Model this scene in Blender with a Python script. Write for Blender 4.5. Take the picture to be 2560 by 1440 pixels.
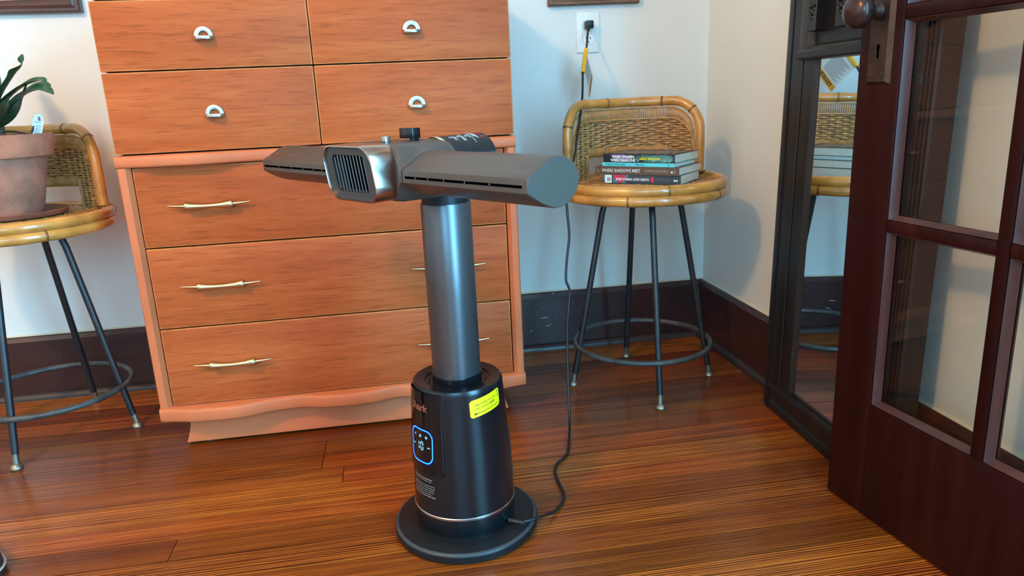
import bpy, bmesh, math, random
from mathutils import Vector, Matrix, Euler
random.seed(7)
for o in list(bpy.data.objects): bpy.data.objects.remove(o, do_unlink=True)
scene = bpy.context.scene
COL = scene.collection
PI = math.pi
R = math.radians

# ------------------------------------------------------------------ camera
YAW, PITCH, ROLL = R(8.65), R(14.78), R(-2.59)
FPX = 1808.5
def cam_axes():
    cy, sy, cp, sp = math.cos(YAW), math.sin(YAW), math.cos(PITCH), math.sin(PITCH)
    f = Vector((sy*cp, cy*cp, -sp)); r = Vector((cy, -sy, 0)); u = r.cross(f)
    cr, sr = math.cos(ROLL), math.sin(ROLL)
    return cr*r + sr*u, -sr*r + cr*u, f
_r, _u, _f = cam_axes()
cd = bpy.data.cameras.new('camera'); cam = bpy.data.objects.new('camera', cd); COL.objects.link(cam)
m = Matrix((( _r.x, _u.x, -_f.x, -0.97016), (_r.y, _u.y, -_f.y, -2.18769), (_r.z, _u.z, -_f.z, 0.79143), (0, 0, 0, 1)))
cam.matrix_world = m
cd.sensor_width = 36.0; cd.lens = FPX*36.0/2560.0; cd.clip_start = 0.02
scene.camera = cam

# ------------------------------------------------------------------ light and exposure
scene.view_settings.view_transform = 'Standard'
scene.view_settings.look = 'None'
scene.view_settings.gamma = 1.0
scene.view_settings.use_curve_mapping = False
scene.view_settings.exposure = 0.10
world = bpy.data.worlds.new('world'); scene.world = world; world.use_nodes = True
world.node_tree.nodes['Background'].inputs[0].default_value = (0.55, 0.75, 1.0, 1)
world.node_tree.nodes['Background'].inputs[1].default_value = 0.3
def area(name, loc, look, sx, sy, power, color):
    d = bpy.data.lights.new(name, 'AREA'); d.shape = 'RECTANGLE'; d.size = sx; d.size_y = sy
    d.energy = power; d.color = color
    o = bpy.data.objects.new(name, d); COL.objects.link(o); o.location = loc
    o.rotation_euler = (Vector(look)-Vector(loc)).to_track_quat('-Z', 'Y').to_euler()
    return o
DAY = (0.19, 0.635, 1.0)
WARM = (1.0, 0.62, 0.28)
# daylight entering through the window of the wall behind the camera and through the doorway in the right wall
area('window_daylight', (-1.55, -4.32, 1.45), (-1.35, 0, 0.9), 1.5, 1.5, 74, DAY)
area('doorway_daylight', (-0.01, -2.46, 1.1), (-1.2, -2.2, 1.0), 0.80, 1.8, 122, DAY)
# warm ceiling lamp, up and to the left
ld = bpy.data.lights.new('ceiling_lamp_light', 'POINT'); ld.energy = 117; ld.color = WARM; ld.shadow_soft_size = 0.11
lo = bpy.data.objects.new('ceiling_lamp_light', ld); COL.objects.link(lo); lo.location = (-2.42, -2.22, 2.36)

# ------------------------------------------------------------------ materials
MATS = {}
def nmat(name):
    mt = bpy.data.materials.new(name); mt.use_nodes = True
    nt = mt.node_tree; b = nt.nodes['Principled BSDF']
    MATS[name] = mt
    return mt, nt, b
def lin(r, g, b):
    f = lambda c: (c/255/12.92 if c/255 <= 0.04045 else ((c/255+0.055)/1.055)**2.4)
    return (f(r), f(g), f(b), 1)
def node(nt, t, **kw):
    n = nt.nodes.new(t)
    for k, v in kw.items(): setattr(n, k, v)
    return n
def setin(n, **kw):
    for k, v in kw.items():
        n.inputs[k.replace('_', ' ')].default_value = v
def ramp(nt, stops):
    r = nt.nodes.new('ShaderNodeValToRGB'); cr = r.color_ramp
    while len(cr.elements) < len(stops): cr.elements.new(0.5)
    for e, (p, c) in zip(cr.elements, stops): e.position = p; e.color = c
    return r
def coords(nt, scale=(1, 1, 1), rnd=True, kind='Object'):
    tc = nt.nodes.new('ShaderNodeTexCoord'); mp = nt.nodes.new('ShaderNodeMapping')
    mp.inputs['Scale'].default_value = scale
    nt.links.new(tc.outputs[kind], mp.inputs['Vector'])
    if rnd:
        oi = nt.nodes.new('ShaderNodeObjectInfo'); ml = nt.nodes.new('ShaderNodeVectorMath'); ml.operation = 'MULTIPLY_ADD'
        cmb = nt.nodes.new('ShaderNodeCombineXYZ')
        for k in range(3): nt.links.new(oi.outputs['Random'], cmb.inputs[k])
        nt.links.new(cmb.outputs[0], ml.inputs[0]); ml.inputs[1].default_value = (37, 53, 71)
        nt.links.new(mp.outputs[0], ml.inputs[2])
        return ml.outputs[0]
    return mp.outputs[0]
def bump(nt, b, height, strength=0.2, dist=0.002):
    bp = nt.nodes.new('ShaderNodeBump'); bp.inputs['Strength'].default_value = strength; bp.inputs['Distance'].default_value = dist
    nt.links.new(height, bp.inputs['Height']); nt.links.new(bp.outputs[0], b.inputs['Normal'])
def plain(name, col, rough=0.5, metal=0.0, coat=0.0, spec=0.5, noise=0.0, nscale=20.0, bmp=0.0, emit=None, estr=0.0):
    mt, nt, b = nmat(name)
    setin(b, Base_Color=col, Roughness=rough, Metallic=metal, Coat_Weight=coat)
    b.inputs['Specular IOR Level'].default_value = spec
    if noise > 0 or bmp > 0:
        v = coords(nt)
        n = node(nt, 'ShaderNodeTexNoise'); setin(n, Scale=nscale, Detail=5.0, Roughness=0.6); nt.links.new(v, n.inputs['Vector'])
        if noise > 0:
            lo_ = tuple(c*(1-noise) for c in col[:3])+(1,); hi_ = tuple(min(1, c*(1+noise)) for c in col[:3])+(1,)
            r = ramp(nt, [(0.3, lo_), (0.7, hi_)]); nt.links.new(n.outputs['Fac'], r.inputs[0]); nt.links.new(r.outputs[0], b.inputs['Base Color'])
        if bmp > 0: bump(nt, b, n.outputs['Fac'], bmp)
    if emit:
        setin(b, Emission_Color=emit, Emission_Strength=estr)
    return mt
def wood(name, dark, mid, light, grain=(2.0, 40.0, 40.0), rough=0.4, coat=0.0, stripes=0.0, varies=0.0, fine=0.35, along='X', broad=1.0, pores=0.0, spec=0.5):
    """wood with its grain running along one object axis"""
    mt, nt, b = nmat(name)
    v = coords(nt, grain)
    n1 = node(nt, 'ShaderNodeTexNoise'); setin(n1, Scale=broad, Detail=4.0, Roughness=0.55, Distortion=0.6); nt.links.new(v, n1.inputs['Vector'])
    n2 = node(nt, 'ShaderNodeTexNoise'); setin(n2, Scale=6.0, Detail=6.0, Roughness=0.7); nt.links.new(v, n2.inputs['Vector'])
    mx = node(nt, 'ShaderNodeMix', data_type='FLOAT'); mx.inputs[0].default_value = fine
    nt.links.new(n1.outputs['Fac'], mx.inputs[2]); nt.links.new(n2.outputs['Fac'], mx.inputs[3])
    fac = mx.outputs[0]
    if stripes > 0:
        w = node(nt, 'ShaderNodeTexWave', wave_type='BANDS', bands_direction='Y'); setin(w, Scale=0.9, Distortion=7.0, Detail=3.0, Detail_Scale=1.6)
        nt.links.new(v, w.inputs['Vector'])
        oi = node(nt, 'ShaderNodeObjectInfo')
        gt = node(nt, 'ShaderNodeMath', operation='FRACT'); ml = node(nt, 'ShaderNodeMath', operation='MULTIPLY'); ml.inputs[1].default_value = 7.31
        nt.links.new(oi.outputs['Random'], ml.inputs[0]); nt.links.new(ml.outputs[0], gt.inputs[0])
        g2 = node(nt, 'ShaderNodeMath', operation='MULTIPLY'); g2.inputs[1].default_value = stripes
        nt.links.new(gt.outputs[0], g2.inputs[0])
        m2 = node(nt, 'ShaderNodeMix', data_type='FLOAT'); nt.links.new(g2.outputs[0], m2.inputs[0])
        nt.links.new(fac, m2.inputs[2]); nt.links.new(w.outputs['Fac'], m2.inputs[3]); fac = m2.outputs[0]
    r = ramp(nt, [(0.29, dark), (0.5, mid), (0.71, light)])
    nt.links.new(fac, r.inputs[0]); colout = r.outputs[0]
    if varies > 0:
        oi = node(nt, 'ShaderNodeObjectInfo')
        hs = node(nt, 'ShaderNodeHueSaturation')
        mr = node(nt, 'ShaderNodeMapRange'); setin(mr, To_Min=1-varies, To_Max=1+varies*0.8); nt.links.new(oi.outputs['Random'], mr.inputs['Value'])
        nt.links.new(mr.outputs[0], hs.inputs['Value'])
        ml = node(nt, 'ShaderNodeMath', operation='MULTIPLY'); ml.inputs[1].default_value = 13.7; fr = node(nt, 'ShaderNodeMath', operation='FRACT')
        nt.links.new(oi.outputs['Random'], ml.inputs[0]); nt.links.new(ml.outputs[0], fr.inputs[0])
        mr2 = node(nt, 'ShaderNodeMapRange'); setin(mr2, To_Min=0.494, To_Max=0.505); nt.links.new(fr.outputs[0], mr2.inputs['Value'])
        nt.links.new(mr2.outputs[0], hs.inputs['Hue'])
        nt.links.new(colout, hs.inputs['Color']); colout = hs.outputs[0]
    if pores > 0:
        vp = node(nt, 'ShaderNodeMapping'); vp.inputs['Scale'].default_value = (9.0, 16.0, 16.0) if pores < 0.3 else (4.0, 9.0, 9.0); nt.links.new(v, vp.inputs['Vector'])
        n3 = node(nt, 'ShaderNodeTexNoise'); setin(n3, Scale=1.5, Detail=3.0, Roughness=0.6); nt.links.new(vp.outputs[0], n3.inputs['Vector'])
        r3 = ramp(nt, [(0.34, (1-pores, 1-pores, 1-pores, 1)), (0.47, (1, 1, 1, 1))]); nt.links.new(n3.outputs['Fac'], r3.inputs[0])
        mp_ = node(nt, 'ShaderNodeMix', data_type='RGBA', blend_type='MULTIPLY'); mp_.inputs[0].default_value = 1.0
        nt.links.new(colout, mp_.inputs[6]); nt.links.new(r3.outputs[0], mp_.inputs[7]); colout = mp_.outputs[2]
    nt.links.new(colout, b.inputs['Base Color'])
    b.inputs['Specular IOR Level'].default_value = spec
    setin(b, Roughness=rough, Coat_Weight=coat, Coat_Roughness=0.12)
    bump(nt, b, n2.outputs['Fac'], 0.08, 0.001)
    return mt

M = {}
M['wall'] = plain('wall_paint', (0.75, 0.72, 0.66, 1), 0.62, noise=0.03, nscale=3, bmp=0.03)
M['ceiling'] = plain('ceiling_paint', (0.62, 0.58, 0.52, 1), 0.8)
M['floor'] = wood('varnished_pine', (0.055, 0.009, 0.002, 1), (0.250, 0.050, 0.006, 1), (0.50, 0.128, 0.014, 1), grain=(1.3, 60, 60), rough=0.33, coat=0.22, stripes=0.42, varies=0.42, fine=0.45, broad=0.9, pores=0.4, spec=0.3)
M['subfloor'] = plain('dark_gap', (0.012, 0.006, 0.004, 1), 0.9)
def scuffed(name, base, light, rough):
    mt, nt, b = nmat(name)
    v = coords(nt, (6, 6, 16), rnd=False)
    n1 = node(nt, 'ShaderNodeTexNoise'); setin(n1, Scale=9.0, Detail=8.0, Roughness=0.75); nt.links.new(v, n1.inputs['Vector'])
    r = ramp(nt, [(0.0, base), (0.69, base), (0.76, light)]); nt.links.new(n1.outputs['Fac'], r.inputs[0])
    n2 = node(nt, 'ShaderNodeTexNoise'); setin(n2, Scale=1.3, Detail=3.0); nt.links.new(v, n2.inputs['Vector'])
    hs = node(nt, 'ShaderNodeHueSaturation'); mr = node(nt, 'ShaderNodeMapRange'); setin(mr, To_Min=0.7, To_Max=1.35)
    nt.links.new(n2.outputs['Fac'], mr.inputs['Value']); nt.links.new(mr.outputs[0], hs.inputs['Value'])
    nt.links.new(r.outputs[0], hs.inputs['Color']); nt.links.new(hs.outputs[0], b.inputs['Base Color'])
    setin(b, Roughness=rough, Coat_Weight=0.25, Coat_Roughness=0.2)
    bump(nt, b, n1.outputs['Fac'], 0.06, 0.001)
    return mt
M['baseboard'] = scuffed('dark_baseboard', (0.040, 0.009, 0.007, 1), (0.10, 0.07, 0.065, 1), 0.42)
M['shoe'] = scuffed('worn_shoe_moulding', (0.030, 0.012, 0.010, 1), (0.22, 0.20, 0.19, 1), 0.5)
M['scuff'] = plain('white_scuff', (0.5, 0.48, 0.46, 1), 0.7)
M['caulk'] = plain('paint_edge', (0.62, 0.55, 0.40, 1), 0.7)
M['veneer'] = wood('drawer_veneer', (0.31, 0.058, 0.013, 1), (0.43, 0.090, 0.023, 1), (0.56, 0.140, 0.040, 1), grain=(1.1, 10, 11), rough=0.5, fine=0.40, broad=1.0, pores=0.26, spec=0.15)
M['coral'] = plain('coral_paint', (0.60, 0.150, 0.056, 1), 0.48, noise=0.10, nscale=6, bmp=0.03, spec=0.3)
M['worn_edge'] = plain('worn_drawer_edge', (0.56, 0.19, 0.058, 1), 0.5, noise=0.35, nscale=25, spec=0.2)
M['drawer_gap'] = plain('drawer_gap_dark', (0.03, 0.010, 0.005, 1), 0.8)
M['brass'] = plain('brushed_brass', (0.60, 0.44, 0.25, 1), 0.32, metal=1.0)
M['nickel'] = plain('pale_nickel', (0.50, 0.48, 0.43, 1), 0.38, metal=1.0)
M['rattan'] = plain('cane_pole', (0.54, 0.225, 0.045, 1), 0.28, noise=0.35, nscale=14, coat=0.4, bmp=0.05)
M['rattan_node'] = plain('cane_node', (0.20, 0.085, 0.022, 1), 0.4, noise=0.4, nscale=60)
M['wicker'] = plain('woven_wicker', (0.46, 0.20, 0.055, 1), 0.42, noise=0.45, nscale=55, coat=0.1)
M['weave_shade'] = plain('weave_gap_shade', (0.075, 0.028, 0.009, 1), 0.6, noise=0.4, nscale=60)  # dark brown that paints the shade seen in the gaps of the weave
M['wicker_light'] = plain('wrapped_cane', (0.46, 0.205, 0.058, 1), 0.45, noise=0.35, nscale=70)
M['binding'] = plain('dark_cane_binding', (0.16, 0.055, 0.018, 1), 0.45, noise=0.3, nscale=60)
M['iron'] = plain('black_iron', (0.014, 0.015, 0.018, 1), 0.40, metal=0.0, spec=0.6, noise=0.4, nscale=45, bmp=0.05)
M['iron_worn'] = plain('worn_iron_ring', (0.055, 0.052, 0.050, 1), 0.45, noise=0.5, nscale=30, bmp=0.08)
M['glide'] = plain('steel_glide', (0.30, 0.26, 0.20, 1), 0.42, metal=0.9, noise=0.3, nscale=90)
M['terracotta'] = plain('terracotta', (0.36, 0.155, 0.095, 1), 0.85, noise=0.35, nscale=16, bmp=0.15)
M['terracotta_rim'] = plain('terracotta_rim', (0.42, 0.16, 0.09, 1), 0.85, noise=0.25, nscale=18, bmp=0.1)
M['saucer'] = plain('red_clay_saucer', (0.26, 0.085, 0.045, 1), 0.6, noise=0.2, nscale=20)
M['soil'] = plain('dry_potting_mulch', (0.055, 0.035, 0.024, 1), 0.95, noise=0.7, nscale=60, bmp=0.6)
M['leaf'] = plain('dark_green_leaf', (0.022, 0.072, 0.030, 1), 0.38, noise=0.55, nscale=18, coat=0.1)
M['leaf_dry'] = plain('dry_leaf', (0.10, 0.055, 0.03, 1), 0.7, noise=0.5, nscale=30)
M['white_plastic'] = plain('white_plastic', (0.80, 0.80, 0.76, 1), 0.35)
M['paper'] = plain('white_paper', (0.72, 0.74, 0.74, 1), 0.6)
M['ink'] = plain('black_ink', (0.015, 0.015, 0.015, 1), 0.6)
M['grey_ink'] = plain('grey_print', (0.30, 0.31, 0.33, 1), 0.6)
M['magenta'] = plain('magenta_mark', (0.45, 0.02, 0.16, 1), 0.5)
M['black_rubber'] = plain('black_cord_rubber', (0.008, 0.008, 0.009, 1), 0.45)
M['tag_yellow'] = plain('yellow_tag', (0.90, 0.42, 0.01, 1), 0.5)
M['tag_orange'] = plain('orange_stripe', (0.85, 0.33, 0.02, 1), 0.5)
M['pages'] = plain('book_pages', (0.70, 0.64, 0.52, 1), 0.8, noise=0.06, nscale=90)
M['gunmetal'] = plain('gunmetal_column', (0.135, 0.132, 0.138, 1), 0.36, metal=0.85, noise=0.06, nscale=220)
M['arm'] = plain('satin_taupe_shell', (0.080, 0.062, 0.052, 1), 0.38, metal=0.15, spec=0.28, noise=0.05, nscale=240)
M['chrome'] = plain('rose_chrome', (0.50, 0.37, 0.31, 1), 0.24, metal=1.0)
M['silver_ring'] = plain('silver_trim', (0.50, 0.46, 0.46, 1), 0.25, metal=1.0)
M['gloss_black'] = plain('gloss_black', (0.005, 0.006, 0.008, 1), 0.24, spec=0.5)
M['panel_black'] = plain('panel_glass_black', (0.002, 0.002, 0.003, 1), 0.06, spec=0.5)
M['matte_black'] = plain('matte_black', (0.008, 0.008, 0.009, 1), 0.45, spec=0.3)
M['bezel'] = plain('dark_grey_bezel', (0.035, 0.038, 0.042, 1), 0.45)
M['slat'] = plain('grille_slat', (0.16, 0.19, 0.21, 1), 0.42)
M['void'] = plain('slot_void', (0.001, 0.001, 0.001, 1), 0.9, spec=0.0)
M['blue_glow'] = plain('blue_light_ring', (0.0, 0.05, 0.4, 1), 0.4, emit=(0.03, 0.30, 1.0, 1), estr=2.6)
M['blue_halo'] = plain('blue_light_halo', (0.0, 0.01, 0.2, 1), 0.4, emit=(0.0, 0.02, 1.0, 1), estr=0.8)  # deep blue emission imitating the glow that spreads beside the light ring
M['icon_glow'] = plain('display_icon', (0.1, 0.3, 0.5, 1), 0.4, emit=(0.22, 0.62, 1.0, 1), estr=1.7)
M['copper_print'] = plain('copper_lettering', (0.55, 0.26, 0.18, 1), 0.3, metal=0.8)
M['faint_print'] = plain('faint_lettering', (0.20, 0.15, 0.125, 1), 0.5)
M['sticker'] = plain('yellow_sticker', (0.90, 0.70, 0.0, 1), 0.45)
M['label_black'] = plain('black_warning_label', (0.010, 0.011, 0.013, 1), 0.45)
M['label_tan'] = plain('tan_label_strip', (0.62, 0.40, 0.24, 1), 0.6)
M['print_white'] = plain('white_print', (0.62, 0.68, 0.72, 1), 0.55)
M['print_grey'] = plain('pale_grey_print', (0.22, 0.21, 0.20, 1), 0.55)
M['print_red'] = plain('red_print', (0.45, 0.03, 0.03, 1), 0.55)
M['door_wood'] = wood('mahogany_door', (0.011, 0.0018, 0.0017, 1), (0.023, 0.0035, 0.0031, 1), (0.040, 0.0065, 0.0052, 1), grain=(24, 24, 1.5), rough=0.45, fine=0.35, spec=0.16)
M['bead'] = wood('glazing_bead_wood', (0.040, 0.013, 0.012, 1), (0.075, 0.026, 0.022, 1), (0.11, 0.045, 0.038, 1), grain=(20, 20, 3), rough=0.32, coat=0.3)
M['knob'] = plain('bronze_knob', (0.065, 0.034, 0.030, 1), 0.27, metal=0.7, noise=0.3, nscale=30)
M['plate'] = plain('aged_lock_plate', (0.060, 0.036, 0.027, 1), 0.42, metal=0.65, noise=0.5, nscale=24, bmp=0.08)
M['ebony'] = wood('ebonised_frame', (0.006, 0.0045, 0.004, 1), (0.012, 0.0088, 0.008, 1), (0.022, 0.016, 0.014, 1), grain=(30, 30, 2.0), rough=0.40, coat=0.05, spec=0.35)
M['mirror'] = plain('mirror_silver', (0.86, 0.90, 0.90, 1), 0.015, metal=1.0)
def glass_mat():
    mt, nt, b = nmat('window_glass')
    nt.nodes.remove(b)
    out = nt.nodes['Material Output']
    tr = node(nt, 'ShaderNodeBsdfTransparent'); tr.inputs[0].default_value = (0.93, 0.94, 0.93, 1)
    gl = node(nt, 'ShaderNodeBsdfGlossy'); gl.inputs['Roughness'].default_value = 0.03
    lw_ = node(nt, 'ShaderNodeLayerWeight'); lw_.inputs[0].default_value = 0.5
    pw = node(nt, 'ShaderNodeMath', operation='POWER'); pw.inputs[1].default_value = 4.0
    fr = node(nt, 'ShaderNodeMath', operation='MULTIPLY_ADD'); fr.inputs[1].default_value = 0.5; fr.inputs[2].default_value = 0.035
    nt.links.new(lw_.outputs['Facing'], pw.inputs[0]); nt.links.new(pw.outputs[0], fr.inputs[0])
    mx = node(nt, 'ShaderNodeMixShader')
    nt.links.new(fr.outputs[0], mx.inputs[0]); nt.links.new(tr.outputs[0], mx.inputs[1]); nt.links.new(gl.outputs[0], mx.inputs[2])
    nt.links.new(mx.outputs[0], out.inputs['Surface'])
    return mt
M['glass'] = glass_mat()
M['frame_wood'] = wood('dark_picture_frame', (0.030, 0.010, 0.010, 1), (0.065, 0.024, 0.022, 1), (0.12, 0.055, 0.045, 1), grain=(2, 40, 40), rough=0.35, coat=0.3)
M['rustic_wood'] = wood('rough_frame_wood', (0.05, 0.024, 0.015, 1), (0.17, 0.085, 0.05, 1), (0.30, 0.17, 0.10, 1), grain=(4, 30, 30), rough=0.7, fine=0.6)
M['print_cream'] = plain('cream_artwork', (0.75, 0.55, 0.33, 1), 0.6, noise=0.15, nscale=8)
M['dark_leather'] = plain('dark_brown_leather', (0.035, 0.018, 0.013, 1), 0.5, noise=0.2, nscale=40)
M['pale_edge'] = plain('pale_welt', (0.42, 0.34, 0.30, 1), 0.6)

# ------------------------------------------------------------------ mesh helpers
def link(o, parent=None):
    COL.objects.link(o)
    if parent is not None: o.parent = parent
    return o
def tag(o, label=None, cat=None, group=None, kind=None):
    if label: o['label'] = label
    if cat: o['category'] = cat
    if group: o['group'] = group
    if kind: o['kind'] = kind
    return o
def empty(name, loc=(0, 0, 0), rz=0.0, parent=None):
    o = bpy.data.objects.new(name, None); o.empty_display_size = 0.05
    link(o, parent); o.location = loc; o.rotation_euler = (0, 0, rz)
    return o
def copy_tree(o, parent=None):
    c = o.copy(); COL.objects.link(c); c.parent = parent
    for ch in list(o.children): copy_tree(ch, c)
    return c
class MB:
    """collects simple shapes and links them as ONE mesh object"""
    def __init__(s): s.v = []; s.f = []
    def add(s, vs, fs):
        k = len(s.v); s.v += [tuple(p) for p in vs]; s.f += [tuple(i+k for i in f) for f in fs]; return s
    def box(s, x0, x1, y0, y1, z0, z1):
        vs = [(x, y, z) for z in (z0, z1) for y in (y0, y1) for x in (x0, x1)]
        return s.add(vs, [(0, 2, 3, 1), (4, 5, 7, 6), (0, 1, 5, 4), (2, 6, 7, 3), (0, 4, 6, 2), (1, 3, 7, 5)])
    def tube(s, pts, r, n=10, closed=False, caps=True, flat=None):
        pts = [Vector(p) for p in pts]; N = len(pts)
        rs = r if isinstance(r, (list, tuple)) else [r]*N
        rings = []; up = None
        for i, p in enumerate(pts):
            a = pts[(i-1) % N] if (closed or i > 0) else p
            b = pts[(i+1) % N] if (closed or i < N-1) else p
            t = (b-a)
            t = t.normalized() if t.length > 1e-9 else Vector((0, 0, 1))
            if up is None:
                up = Vector((0, 0, 1)) if abs(t.z) < 0.9 else Vector((1, 0, 0))
            up = (up - t*up.dot(t))
            up = up.normalized() if up.length > 1e-6 else Vector((1, 0, 0))
            sd = t.cross(up)
            rings.append([p + (sd*math.cos(2*PI*k/n) + up*math.sin(2*PI*k/n))*rs[i] for k in range(n)])
        vs = [q for rg in rings for q in rg]; fs = []
        M_ = N if closed else N-1
        for i in range(M_):
            j = (i+1) % N
            for k in range(n):
                l = (k+1) % n
                fs.append((i*n+k, i*n+l, j*n+l, j*n+k))
        if caps and not closed:
            fs.append(tuple(range(n-1, -1, -1))); fs.append(tuple((N-1)*n+k for k in range(n)))
        return s.add(vs, fs)
    def lathe(s, prof, n=48, c=(0, 0, 0), axis='Z'):
        vs = []; fs = []
        for (r, z) in prof:
            for k in range(n):
                a = 2*PI*k/n; x, y = r*math.cos(a), r*math.sin(a)
                if axis == 'Z': p = (c[0]+x, c[1]+y, c[2]+z)
                elif axis == 'Y': p = (c[0]+x, c[1]+z, c[2]-y)
                else: p = (c[0]+z, c[1]+x, c[2]+y)
                vs.append(p)
        for i in range(len(prof)-1):
            for k in range(n):
                l = (k+1) % n; fs.append((i*n+k, i*n+l, (i+1)*n+l, (i+1)*n+k))
        fs.append(tuple(range(n-1, -1, -1))); fs.append(tuple((len(prof)-1)*n+k for k in range(n)))
        return s.add(vs, fs)
    def loft(s, rings, closed_ring=True, caps=True):
        n = len(rings[0]); vs = [p for r in rings for p in r]; fs = []
        for i in range(len(rings)-1):
            for k in range(n if closed_ring else n-1):
                l = (k+1) % n; fs.append((i*n+k, i*n+l, (i+1)*n+l, (i+1)*n+k))
        if caps and closed_ring:
            fs.append(tuple(range(n-1, -1, -1))); fs.append(tuple((len(rings)-1)*n+k for k in range(n)))
        return s.add(vs, fs)
    def prism(s, poly, f0, f1):
        """poly: 2d points; f0,f1: functions (a,b)->3d for the two ends"""
        return s.loft([[f0(*p) for p in poly], [f1(*p) for p in poly]])
    def xform(s, fn): s.v = [tuple(fn(Vector(p))) for p in s.v]; return s
    def mesh(s, name, mat, bevel=0.0, segs=2, smooth=35, edge=None):
        me = bpy.data.meshes.new(name); me.from_pydata(s.v, [], s.f)
        bm = bmesh.new(); bm.from_mesh(me)
        bmesh.ops.recalc_face_normals(bm, faces=bm.faces)
        if bevel > 0:
            ed = [e for e in bm.edges if len(e.link_faces) == 2 and e.calc_face_angle(0) > R(28)]
            bmesh.ops.bevel(bm, geom=ed, offset=bevel, segments=segs, affect='EDGES', profile=0.5, clamp_overlap=True, material=1 if edge else -1)
        bm.to_mesh(me); bm.free()
        if smooth:
            for p in me.polygons: p.use_smooth = True
            me.set_sharp_from_angle(angle=R(smooth))
        if mat: me.materials.append(M[mat] if isinstance(mat, str) else mat)
        if edge: me.materials.append(M[edge])
        return me
    def build(s, name, mat, parent=None, bevel=0.0, segs=2, smooth=35, edge=None):
        return link(bpy.data.objects.new(name, s.mesh(name, mat, bevel, segs, smooth, edge)), parent)
def from_mesh(name, me, parent=None, loc=None):
    o = link(bpy.data.objects.new(name, me), parent)
    if loc is not None: o.location = loc
    return o
def catmull(pts, sub=6, closed=False):
    P = [Vector(p) for p in pts]; N = len(P); out = []
    rng = range(N) if closed else range(N-1)
    for i in rng:
        if closed: p0, p1, p2, p3 = P[(i-1) % N], P[i], P[(i+1) % N], P[(i+2) % N]
        else: p0, p1, p2, p3 = P[max(i-1, 0)], P[i], P[i+1], P[min(i+2, N-1)]
        for k in range(sub):
            t = k/sub
            out.append(0.5*((2*p1)+(p2-p0)*t+(2*p0-5*p1+4*p2-p3)*t*t+(3*p1-p0-3*p2+p3)*t**3))
    if not closed: out.append(P[-1])
    return out
def rrect(w, h, r, n=6):
    pts = []
    for cx, cy, a0 in ((w-r, h-r, 0), (-w+r, h-r, 90), (-w+r, -h+r, 180), (w-r, -h+r, 270)):
        for k in range(n+1):
            a = R(a0+90*k/n); pts.append((cx+r*math.cos(a), cy+r*math.sin(a)))
    return pts
def text_geo(body, size, offset=0.0, align='LEFT', res=3, shear=0.0, spacing=1.0):
    cu = bpy.data.curves.new('t', 'FONT'); cu.body = body; cu.size = size; cu.align_x = align
    cu.offset = offset; cu.resolution_u = res; cu.shear = shear; cu.space_character = spacing
    ob = bpy.data.objects.new('t', cu); COL.objects.link(ob)
    bpy.context.view_layer.update()
    me = bpy.data.meshes.new_from_object(ob)
    vs = [tuple(v.co) for v in me.vertices]; fs = [tuple(p.vertices) for p in me.polygons]
    bpy.data.objects.remove(ob, do_unlink=True); bpy.data.curves.remove(cu); bpy.data.meshes.remove(me)
    return vs, fs
def text_obj(name, body, size, fn, mat, parent, fit=None, **kw):
    """flat lettering; fn maps (x,y) of the lettering plane to a 3d point; fit=width in plane units"""
    vs, fs = text_geo(body, size, **kw)
    if fit and vs:
        x0 = min(v[0] for v in vs); x1 = max(v[0] for v in vs); k = fit/(x1-x0)
        vs = [((v[0]-x0)*k, v[1], 0) for v in vs]
    mb = MB(); mb.add([fn(v[0], v[1]) for v in vs], fs)
    me = bpy.data.meshes.new(name); me.from_pydata(mb.v, [], mb.f); me.materials.append(M[mat])
    return link(bpy.data.objects.new(name, me), parent)
def patch(mb, fn, x0, x1, y0, y1, nx=1, ny=1):
    """flat print shape on a surface mapping"""
    vs = [fn(x0+(x1-x0)*i/nx, y0+(y1-y0)*j/ny) for j in range(ny+1) for i in range(nx+1)]
    fs = [(j*(nx+1)+i, j*(nx+1)+i+1, (j+1)*(nx+1)+i+1, (j+1)*(nx+1)+i) for j in range(ny) for i in range(nx)]
    return mb.add(vs, fs)
def poly(mb, fn, pts): return mb.add([fn(*p) for p in pts], [tuple(range(len(pts)))])
def dense(pts, k=6):
    out = []
    for i, p in enumerate(pts):
        q = pts[(i+1) % len(pts)]
        if math.hypot(q[0]-p[0], q[1]-p[1]) > 0.006: out += [(p[0]+(q[0]-p[0])*j/k, p[1]+(q[1]-p[1])*j/k) for j in range(k)]
        else: out.append(p)
    return out
def ringpoly(mb, fn, outer, inner):
    if len(outer) > 30: outer, inner = dense(outer), dense(inner)
    n = len(outer); vs = [fn(*p) for p in outer]+[fn(*p) for p in inner]
    return mb.add(vs, [(i, (i+1) % n, n+(i+1) % n, n+i) for i in range(n)])
def flat(mb, name, mat, parent):
    me = bpy.data.meshes.new(name); me.from_pydata(mb.v, [], mb.f); me.materials.append(M[mat])
    return link(bpy.data.objects.new(name, me), parent)

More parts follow.
